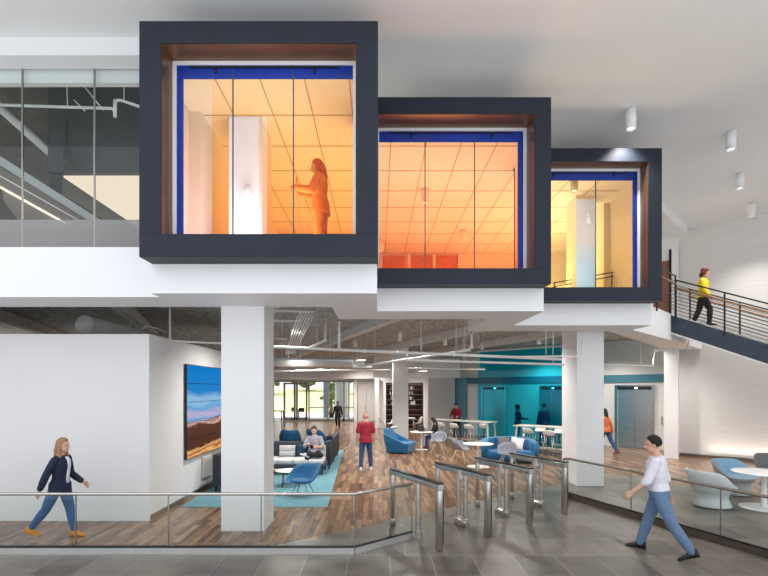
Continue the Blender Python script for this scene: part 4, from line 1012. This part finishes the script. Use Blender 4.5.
# laptop
o = thing('laptop', 'open black laptop on the white round table', 'laptop', (1.84, 19.2, .732), R(35))
MB().box(-.17, .17, -.12, .12, 0, .018).build('keyboard_base', 'black', o); MB().xf(Matrix.Identity(4)) if False else None
MB().box(-.17, .17, 0, .012, 0, .24).xf(Matrix.Translation((0, .12, .012)) @ Matrix.Rotation(R(-18), 4, 'X')).build('screen', 'black', o)

# ------------------------------------------------------------------ people
def remesh(mb, name, mat, parent, vox=.010, smooth=3):
    me = bpy.data.meshes.new('t'); me.from_pydata(mb.v, [], mb.f); o = bpy.data.objects.new('t', me); COL.objects.link(o)
    # consistent outward normals per closed piece
    import bmesh
    bm = bmesh.new(); bm.from_mesh(me); bmesh.ops.recalc_face_normals(bm, faces=bm.faces); bm.to_mesh(me); bm.free()
    r = o.modifiers.new('r', 'REMESH'); r.mode = 'VOXEL'; r.voxel_size = vox
    s = o.modifiers.new('s', 'SMOOTH'); s.factor = .5; s.iterations = smooth
    dg = bpy.context.evaluated_depsgraph_get(); dg.update()
    m2 = bpy.data.meshes.new_from_object(o.evaluated_get(dg)); bpy.data.objects.remove(o)
    for p in m2.polygons: p.use_smooth = True
    m2.materials.clear(); m2.materials.append(M[mat]); m2.name = name
    q = bpy.data.objects.new(name, m2); COL.objects.link(q); q.parent = parent; return q

def person(label, loc, rz, H=1.72, fem=False, lean=0, legs=((0, 0, 3), (0, 0, 3)), arms=((0, 8, 10, 0), (0, 8, 10, 0)), head=(0, 0), sit=None, knee=None, ankle=None,
           top='white_shirt', sleeve=2, hem=0., bottom='denim', cuff=1., shoes='black_leather', hair='black_hair', hairstyle='short', skin='skin', inner=None,
           vox=.011, loose=1., footdir=None, lefthand=None, righthand=None, toes=(0, 0), scarf=None, belly=0.):
    """local forward is +Y, right is +X; index 0 = left side, 1 = right side"""
    o = thing('person', label, 'person', loc, rz)
    s = H / 1.72; g = .93 if fem else 1.
    hipz = sit if sit else 0
    dirs = []
    for i in (0, 1):
        th, kn, sp2 = legs[i]; sd = (-1, 1)[i]
        a = Vector((sd * math.sin(R(sp2)), math.sin(R(th)), -math.cos(R(th)))).normalized(); b2 = Vector((sd * math.sin(R(sp2 * .6)), math.sin(R(th - kn)), -math.cos(R(th - kn)))).normalized(); dirs.append((a, b2))
    TL, SL2 = .420 * s, .410 * s
    if not sit: hipz = max(-(d[0].z * TL + d[1].z * SL2) for d in dirs) + .085 * s
    hips = Vector((0, 0, hipz)); hw = .088 * s * (1.02 if fem else 1)
    rl = Matrix.Rotation(R(-lean), 3, 'X')
    J = {}
    for i in (0, 1):
        sd = (-1, 1)[i]; J['hip', i] = hips + Vector((sd * hw, 0, 0)); J['knee', i] = J['hip', i] + dirs[i][0] * TL; J['ank', i] = J['knee', i] + dirs[i][1] * SL2
        if knee and knee[i]: J['knee', i] = Vector(knee[i])
        if ankle and ankle[i]: J['ank', i] = Vector(ankle[i])
    sp = lambda z, y=0, x=0: hips + rl @ Vector((x, y, z)) * s
    # torso rings: (z, half width, half depth, y offset)
    T = [(-.10, .115, .095, -.005), (-.03, .168, .122, -.008), (.04, .165, .120, -.004), (.14, .135 if fem else .148, .10 + belly, .005 + belly * .5), (.24, .142 if fem else .158, .108 + belly * .6, .008), (.34, .158 * g, .118, .008),
         (.43, .172 * g, .112, 0), (.485, .150 * g, .085, -.008), (.52, .085, .062, -.012), (.55, .056, .056, -.008)]
    def torso(mb, infl=0., z0=-9, z1=9, wmul=1.):
        n = 20; rs = []
        for z, a, b_, yo in T:
            if z0 <= z <= z1: rs.append([sp(z, yo + (b_ + infl) * math.sin(2 * PI * k / n), (a * wmul + infl) * math.cos(2 * PI * k / n)) for k in range(n)])
        mb.rings(rs)
    sh, arm = [], []
    for i in (0, 1):
        sd = (-1, 1)[i]; p, ab, el, inw = arms[i]
        S = sp(.455, -.005, sd * .178 * g); ua = (rl @ Vector((sd * math.sin(R(ab)), math.sin(R(p)) * math.cos(R(ab)), -math.cos(R(p)) * math.cos(R(ab))))).normalized()
        E = S + ua * .285 * s; q = R(p + el); fa = (rl @ Vector((sd * math.sin(R(ab)) * .6 - sd * math.sin(R(inw)), math.sin(q) * math.cos(R(inw)), -math.cos(q) * math.cos(R(inw))))).normalized()
        Wr = E + fa * .25 * s; J['sh', i], J['el', i], J['wr', i] = S, E, Wr; arm.append((S, E, Wr, fa))
    hy, hp = head; HR = rl @ Matrix.Rotation(R(hy), 3, 'Z') @ Matrix.Rotation(R(-hp), 3, 'X')
    nb = sp(.545, -.008); hc = nb + HR @ Vector((0, .02, .138)) * s; k_ = 1.06
    hpnt = lambda x, y, z: hc + HR @ Vector((x, y, z)) * s * 1.06
    B = MB(); torso(B)
    B.limb([sp(.49, -.012), nb, hpnt(0, -.01, -.06)], [.062 * s * g, .054 * s * g, .052 * s * g])
    B.ell(hpnt(0, -.008, .022), .074 * s, .094 * s, .094 * s, HR); B.ell(hpnt(0, .020, -.045), .058 * s, .072 * s, .070 * s, HR); B.ell(hpnt(0, .058, -.082), .030 * s, .026 * s, .024 * s, HR, 10, 8)
    B.limb([hpnt(0, .082, .012), hpnt(0, .104, -.024)], [.009 * s, .015 * s], 8)
    B.ell(hpnt(0, .081, .028), .045 * s, .012 * s, .010 * s, HR, 10, 6)
    for sd in (-1, 1): B.ell(hpnt(sd * .074, -.005, -.012), .010 * s, .018 * s, .030 * s, HR, 10, 8)
    for i in (0, 1):
        B.limb([J['hip', i] + Vector((0, 0, -.01)), J['hip', i].lerp(J['knee', i], .45), J['knee', i]], [.088 * s, .078 * s, .055 * s]); B.limb([J['knee', i], J['knee', i].lerp(J['ank', i], .3), J['ank', i]], [.054 * s, .056 * s, .036 * s])
        S, E, Wr, fa = arm[i]; B.limb([S, S.lerp(E, .4), E], [.050 * s * g, .045 * s * g, .037 * s * g]); B.limb([E, E.lerp(Wr, .3), Wr], [.037 * s * g, .038 * s * g, .025 * s * g])
        # hand
        sd = (-1, 1)[i]; tmp = Vector((0, 1, 0)) if abs(fa.y) < .85 else Vector((0, 0, 1)); th_dir = (tmp - fa * tmp.dot(fa)).normalized(); nrm = fa.cross(th_dir).normalized() * sd  # nrm points inward/outward
        inward = Vector((-sd, 0, 0)); nrm = nrm if nrm.dot(inward) > 0 else -nrm
        hs = s * (1.0 if not fem else .93)
        for q in (-1, -.33, .33, 1): B.limb([Wr + th_dir * q * .012 * hs, Wr + fa * .085 * hs + th_dir * q * .030 * hs], [.018 * hs, .0125 * hs], 8)
        for q, ln in ((-1, .055), (-.33, .072), (.33, .078), (1, .068)):
            k0 = Wr + fa * .088 * hs + th_dir * q * .030 * hs; k1 = k0 + (fa * .9 + nrm * .35).normalized() * ln * .55 * hs; k2 = k1 + (fa * .65 + nrm * .75).normalized() * ln * .5 * hs
            B.limb([k0, k1, k2], [.0098 * hs, .0092 * hs, .008 * hs], 8)
        t0 = Wr + fa * .025 * hs + th_dir * .020 * hs; t1 = t0 + (th_dir * .75 + fa * .6).normalized() * .045 * hs; t2 = t1 + (fa * .85 + nrm * .3).normalized() * .038 * hs
        B.limb([t0, t1, t2], [.014 * hs, .011 * hs, .009 * hs], 8)
        # foot
        fd = Vector((0, 1, 0)) if not (footdir and footdir[i]) else Vector(footdir[i]).normalized()
        up_ = Vector((0, 0, 1)); ty = toes[i]; A_ = J['ank', i]
        fdir = (fd * math.cos(R(ty)) + up_ * math.sin(R(ty))).normalized(); fup = (up_ * math.cos(R(ty)) - fd * math.sin(R(ty))).normalized()
        J['foot', i] = (fdir, fup)
        B.limb([A_ - fup * .03 * s - fdir * .03 * s, A_ - fup * .045 * s + fdir * .08 * s, A_ - fup * .06 * s + fdir * .15 * s], [.036 * s, .034 * s, .024 * s], 10)
    body_ = remesh(B, 'body', skin, o, min(vox, .009), 2)
    # face details
    for sd in (-1, 1): MB().ell(hpnt(sd * .031, .083, .010), .010 * s, .006 * s, .006 * s, HR, 8, 6).build('eye', 'eye', body_)
    MB().ell(hpnt(0, .088, -.054), .020 * s, .008 * s, .006 * s, HR, 10, 6).build('mouth', 'lip', body_)
    # trousers
    I = .014 * loose
    P = MB(); torso(P, I * .8, -.11, .15 if not hem else .15)
    for i in (0, 1):
        K, A_ = J['knee', i], J['ank', i]; C = K.lerp(A_, min(1, cuff)); h_ = J['hip', i]
        P.limb([h_, h_.lerp(K, .45), K], [.092 * s + I * .4, .080 * s + I, .058 * s + I])
        P.limb([K, K.lerp(C, .35), C], [.057 * s + I, .058 * s + I, (.048 if not fem else .042) * s + I * .7])
    remesh(P, 'trousers', bottom, o, vox, 3)
    # top
    Tm = MB(); torso(Tm, .016 * loose, .03 if hem == 0 else -.04, .53); Tm.limb([sp(.47, -.012), sp(.515, -.012)], [.080 * s * g, .064 * s * g])
    if hem:
        n = 20; Tm.rings([[sp(z, (b_) * math.sin(2 * PI * k / n), a * math.cos(2 * PI * k / n)) for k in range(n)] for z, a, b_ in ((-hem, .200, .168), (-hem * .4, .196, .158), (.06, .186, .150))])
    for i in (0, 1):
        S, E, Wr, fa = arm[i]; u = .012 * loose + .008
        if sleeve >= 1:
            Tm.limb([S, S.lerp(E, .4), E], [.056 * s * g + u * .5, .048 * s * g + u, .041 * s * g + u]); f_ = min(.96, sleeve - 1)
            if f_ > .05: q = E.lerp(Wr, f_); Tm.limb([E, E.lerp(q, .5), q], [.041 * s * g + u, .040 * s * g + u, (.040 - .012 * f_) * s * g + u], 12)
        elif sleeve > 0:
            q = S.lerp(E, sleeve); Tm.limb([S, S.lerp(E, sleeve * .5), q], [.056 * s * g + u * .5, .054 * s * g + u, .052 * s * g + u])
    remesh(Tm, 'jacket' if inner else 'shirt', top, o, vox, 3)
    if inner:
        n = 12; zz = [(.02, .135), (.14, .118), (.26, .127), (.36, .136), (.44, .128), (.50, .082)]
        V = MB(); rs = []
        for z, d in zz: rs.append([sp(z, d + .012 - .002 * abs(k), k * .018) for k in (-2, -1, 0, 1, 2)] + [sp(z, d - .03, k * .018) for k in (2, 1, 0, -1, -2)])
        V.rings(rs); V.build('shirt_front', inner, o)
    # shoes
    for i in (0, 1):
        fdir, fup = J['foot', i]; A_ = J['ank', i]; sd = fdir.cross(fup); rs = []
        for (t, w, zt, zb) in ((-.078, .018, .0, -.075), (-.068, .036, .03, -.083), (-.03, .044, .045, -.084), (.03, .046, .025, -.084), (.09, .050, -.014, -.084), (.145, .047, -.034, -.084), (.185, .036, -.048, -.082), (.20, .016, -.062, -.078)):
            c = A_ + fdir * t * s; zm = (zt + zb) / 2; hh = (zt - zb) / 2
            rs.append([c + sd * (w * s * math.copysign(abs(math.cos(2 * PI * k / 14)) ** .7, math.cos(2 * PI * k / 14))) + fup * ((zm + hh * math.copysign(abs(math.sin(2 * PI * k / 14)) ** .7, math.sin(2 * PI * k / 14))) * s) for k in range(14)])
        MB().rings(rs).build('shoe', shoes, o)
    # hair
    if hairstyle != 'bald':
        Hh = MB(); n, m = 22, 12; e = .010
        rx, ry, rz_ = (.078 + e) * s, (.098 + e) * s, (.100 + e) * s
        if hairstyle == 'curly': rx, ry, rz_ = .115 * s, .125 * s, .120 * s
        c0 = (0, -.014, .030)
        Hh.ell(hpnt(*c0), rx, ry, rz_, HR, 20, 14)
        cut = []
        vs = []
        for v in Hh.v:
            l = HR.transposed() @ (Vector(v) - hc) / s; yl = .052 - max(0, (.075 - l.z)) * .55      # hairline
            if l.y > yl and l.z < .085: l = Vector((l.x * .90, min(l.y, max(yl, .0)), l.z)) if l.z > -.0 else Vector((l.x * .9, min(l.y, -.0), l.z))
            if l.z < -.03 and hairstyle == 'short': l = Vector((l.x * .86, l.y * .86, -.03 - (-.03 - l.z) * .4))
            vs.append(hc + HR @ (l * s))
        Hh.v = [tuple(v) for v in vs]
        if hairstyle == 'long':
            Hh.limb([hpnt(0, -.06, .03), hpnt(0, -.075, -.08), hpnt(0, -.075, -.20), hpnt(0, -.07, -.30)], [.062 * s, .066 * s, .058 * s, .028 * s])
            for sd in (-1, 1): Hh.limb([hpnt(sd * .062, -.01, .03), hpnt(sd * .076, -.0, -.08), hpnt(sd * .085, .03, -.20), hpnt(sd * .08, .05, -.29)], [.022 * s, .026 * s, .028 * s, .014 * s])
        if hairstyle == 'bun': Hh.ell(hpnt(0, -.12, .06), .045 * s, .045 * s, .045 * s)
        if hairstyle == 'curly':
            rd = random.Random(3)
            for k in range(26):
                a, z = rd.random() * 3.6 + 2.9, rd.random() * .22 - .10; Hh.ell(hpnt(math.cos(a) * .095, math.sin(a) * .10 - .01, z), .035 * s, .035 * s, .035 * s, None, 8, 6)
        remesh(Hh, 'hair', hair, o, vox * .9, 2)
    o['joints'] = 0
    del o['joints']
    return o, J
M['skin'] = M['skin']

# woman walking at left
person('woman in navy blazer and blue jeans walking right by the white wall', (-5.22, 7.8, 0), R(-90), 1.66, True, 3, legs=((14, 4, 2), (-24, 14, 2)), arms=((8, 10, 46, 0), (-20, 12, 4, 0)), head=(-4, 2),
       top='navy_blazer', sleeve=1.85, hem=.13, inner='white_top', bottom='denim', cuff=.88, shoes='mustard', hair='blonde_hair', hairstyle='long', vox=.008, toes=(0, -16))
# man walking at right
person('man in white shirt and light blue trousers walking left past the railing', (4.17, 7.05, 0), R(56), 1.80, False, 4, legs=((-22, 12, 4), (19, 3, 7)), arms=((24, 12, 26, 0), (-16, 12, 10, 0)), head=(12, 6),
       top='white_shirt', sleeve=1.15, bottom='pale_denim', shoes='black_leather', hair='black_hair', hairstyle='short', vox=.008, loose=1.25, toes=(-22, 0), belly=.01)
# man in crimson shirt
person('bald man in crimson polo and jeans standing with his back turned', (-.37, 14.25, 0), R(4), 1.75, False, 0, legs=((-3, 6, 5), (6, 4, 6)), arms=((4, 12, 14, 0), (4, 12, 14, 0)),
       top='crimson', sleeve=.72, hem=.07, bottom='dark_jeans', shoes='white_shoe', hairstyle='bald', skin='skinred', loose=1.0, belly=.02)
# dark woman
ow, J = person('dark clothed figure with shoulder bag walking near the entrance', (-2.52, 29.7, 0), R(178), 1.70, True, 2, legs=((10, 8, 2), (-14, 22, 2)), arms=((-20, 14, 10, 0), (6, 14, 12, 0)), head=(0, 8),
       top='black_cloth', sleeve=2, hem=.24, bottom='black_cloth', shoes='black_leather', hair='black_hair', hairstyle='bun', skin='skindark', loose=1.2, vox=.014)
o = thing('shoulder_bag', 'black bag at the side of the dark figure near the entrance', 'bag', (-2.89, 29.7, .66), R(5))
MB().rbox(-.17, .14, -.09, .09, 0, .32, .08).build('bag_body', 'black_leather', o); MB().tube([(-.1, 0, .3), (.02, 0, .5), (.16, 0, .74), (.08, 0, .5), (.1, 0, .3)], .012, 8).build('strap', 'black_leather', o)
o = thing('hand_bag', 'small black item hanging from the hand of the dark figure', 'bag', (-2.13, 29.55, .42)); MB().rbox(-.07, .07, -.03, .03, 0, .2, .02).build('bag_body', 'black_leather', o); MB().tube([(-.04, 0, .19), (-.05, .0, .36), (.04, 0, .19)], .006, 6).build('strap', 'black_leather', o)
# man on the sofa
person('bearded man in gray shirt sitting on the sofa looking at a phone', (-1.88, 13.98, 0), R(178), 1.76, False, -4, sit=.545, legs=((85, 90, 8), (85, 88, 6)), knee=((-.26, .40, .56), (.12, .44, .50)), ankle=((.13, .50, .60), (.12, .46, .09)),
       footdir=((.9, .1, .35), None), arms=((22, 16, 70, 35), (30, 14, 78, 32)), head=(0, 24), top='gray_shirt', sleeve=1.12, hem=.05, bottom='black_cloth', cuff=.92, shoes='white_shoe', hair='brown_hair', hairstyle='short', loose=1.2)
o = thing('smartphone', 'black phone held by the man on the sofa', 'phone', (-1.89, 13.555, .80), R(178)); MB().box(-.04, .04, -.005, .005, -.07, .07).xf(Matrix.Rotation(R(-38), 4, 'X')).build('phone_body', 'black', o)
MB().box(-.036, .036, -.0065, -.005, -.064, .064).xf(Matrix.Rotation(R(-38), 4, 'X')).build('screen', 'eye', o)
# woman with laptop
person('dark haired woman in black top and jeans seated at the laptop', (2.40, 19.4, 0), R(82), 1.64, True, 10, sit=.53, legs=((82, 84, 6), (80, 70, 6)), arms=((34, 8, 52, 8), (34, 8, 52, 8)), head=(0, 16),
       top='black_cloth', sleeve=1.8, bottom='denim', cuff=.85, shoes='brown_shoe', hair='black_hair', hairstyle='long')
# man behind high table
person('man in red shirt and dark vest standing behind the long high table', (3.92, 23.6, 0), R(150), 1.78, False, 6, legs=((0, 0, 4), (4, 4, 5)), arms=((26, 14, 60, 20), (26, 14, 60, 20)), head=(0, 18),
       top='crimson', sleeve=1.9, bottom='black_cloth', hair='black_hair', loose=1.2, vox=.014, skin='skinred')
# two behind teal glass
person('person with dark curly hair standing behind the teal glass, left one', (6.45, 21.9, 0), R(-80), 1.72, True, 0, legs=((4, 4, 3), (-6, 6, 3)), arms=((20, 10, 60, 10), (16, 10, 70, 10)), top='navy_suit', sleeve=2, hem=.1, bottom='dark_jeans', hair='black_hair', hairstyle='curly', skin='skindark', vox=.014)
person('person in dark blue jacket standing behind the teal glass, right one', (7.42, 21.25, 0), R(10), 1.80, False, 0, legs=((0, 0, 4), (0, 0, 4)), arms=((4, 10, 10, 0), (4, 10, 10, 0)), top='navy_suit', sleeve=2, hem=.08, bottom='navy_suit', hair='brown_hair', loose=1.3, vox=.014)
# orange top woman
person('woman in orange top and dark jeans walking behind the right pillar', (8.58, 17.9, 0), R(25), 1.76, True, 4, legs=((22, 4, 2), (-22, 14, 2)), arms=((20, 10, 20, 0), (-14, 12, 14, 0)), top='orange_cloth', sleeve=2, hem=.06, bottom='dark_jeans', shoes='brown_shoe', hair='black_hair', hairstyle='long', vox=.012, toes=(0, -18))
# yellow woman on the stair
person('woman with auburn hair in yellow sweater walking down the stair', (9.60, 14.04, 4.32), R(-128), 1.70, True, 2, legs=((24, 26, 2), (-12, 10, 2)), arms=((4, 10, 14, 0), (10, 10, 22, 0)), head=(-10, 14), top='yellow_cloth', sleeve=1.8, hem=.05, bottom='black_cloth', shoes='black_leather',
       hair='auburn_hair', hairstyle='curly', loose=1.5, vox=.011)
# woman in the bay
person('woman looking at a phone behind the amber glass of the largest bay', (-.97, 8.02, 4.65), R(86), 1.68, True, 2, legs=((2, 2, 2), (-2, 2, 2)), arms=((26, 8, 78, 12), (16, 8, 96, 8)), head=(0, 12), top='rust_cloth', sleeve=1.9, hem=.16, bottom='rust_cloth', shoes='brown_shoe',
       hair='rust_hair', hairstyle='long', loose=1.7, vox=.009)
o = thing('smartphone', 'phone in the hand of the woman behind amber glass', 'phone', (-1.37, 7.98, 5.93), R(86)); MB().box(-.036, .036, -.005, .005, -.07, .07).build('phone_body', 'rust_cloth', o)

# ------------------------------------------------------------------ lights
w = bpy.data.worlds.new('sky'); SC.world = w; w.use_nodes = True
bg = w.node_tree.nodes['Background']; bg.inputs[0].default_value = (.93, .96, 1.0, 1); bg.inputs[1].default_value = 1.45
def area(name, loc, rot, sx, sy, e, col=(1, 1, 1), spread=180):
    l = bpy.data.lights.new(name, 'AREA'); l.shape = 'RECTANGLE'; l.size = sx; l.size_y = sy; l.energy = e; l.color = col; l.spread = R(spread)
    o = bpy.data.objects.new(name, l); COL.objects.link(o); o.location = loc; o.rotation_euler = rot; return o
# daylight through the tall front glazing behind the camera (sky) is the world; lounge lamps, with unseen spots added to brighten elevators and far doors
for (x, y) in ((-2.5, 11.5), (-2.5, 16), (.6, 12.5), (1, 18), (4, 14), (4, 18.5), (-3.5, 21), (0, 23), (-5, 28), (-1, 29), (2.2, 27), (7.2, 21.5), (9.2, 19.2), (8, 15.5), (-4, 33.5), (-.9, 33.5), (9.5, 17.2)):
    l = bpy.data.lights.new('lounge_and_fill_lamp', 'SPOT'); l.energy = 240 if x > 9 else (330 if y > 20 and x > 5 else 520); l.spot_size = R(150); l.spot_blend = .8; l.shadow_soft_size = .12; l.color = (1, .95, .88)
    o = bpy.data.objects.new('lounge_and_fill_lamp', l); COL.objects.link(o); o.location = (x, y, 4.1)
# elevator lobby wash
# unseen upward fill lights added to brighten the office ceilings
for (x, y, e, c) in ((-1.7, 10.5, 31, (1, .85, .7)), (-1.7, 13.5, 34, (1, .85, .7)), (1.4, 11.2, 44, (1, .85, .7)), (1.4, 14.5, 44, (1, .85, .7)), (4.4, 13.2, 84, (1, .9, .7)), (4.6, 15.5, 60, (1, .9, .7))):
    area('office_fill_light', (x, y, ZF + .35), (PI, 0, 0), 1.6, 1.6, e, c)
area('office_fill_light', (-1.9, 7.75, ZF + .12), (PI, 0, 0), 1.8, .6, 42, (.95, .92, 1))  # unseen fills behind the sills, added to light pillars and woman from the front
area('office_fill_light', (1.4, 9.3, ZF + .12), (PI, 0, 0), 2, .6, 20, (1, .9, .8))
area('office_fill_light', (4.2, 11.1, ZF + .12), (PI, 0, 0), 2, .5, 26, (.95, .92, 1))
area('upper_lobby_light', (-5, 12.5, 6.9), (0, 0, 0), 2, 3, 60, (1, .85, .65))
for (x, d) in ((631, 9.94), (731, 10.8), (740, 12.9), (751.5, 14.94)):
    l = bpy.data.lights.new('lobby_lamp', 'SPOT'); l.energy = 420; l.spot_size = R(110); l.spot_blend = .9; l.shadow_soft_size = .08; l.color = (1, .96, .90)
    o = bpy.data.objects.new('lobby_lamp', l); COL.objects.link(o); o.location = (px(x, d), d, 7.86)
area('cove_light', (15.2, 13.2, .16), (PI, 0, R(-45)), 10, .06, 45, (1, .80, .68))
# sun on the lawn outside
l = bpy.data.lights.new('sun', 'SUN'); l.energy = 6.5; l.angle = .01; l.color = (1, .94, .82)
o = bpy.data.objects.new('sun', l); COL.objects.link(o); o.rotation_euler = (R(38), 0, R(-160))

SC.view_settings.view_transform = 'Standard'; SC.view_settings.look = 'None'; SC.view_settings.gamma = 1; SC.view_settings.use_curve_mapping = False
SC.view_settings.exposure = 0.0
try:
    SC.cycles.transparent_max_bounces = 24; SC.cycles.max_bounces = 8; SC.cycles.sample_clamp_indirect = 4
    SC.cycles.use_denoising = True
except Exception as e: print(e)
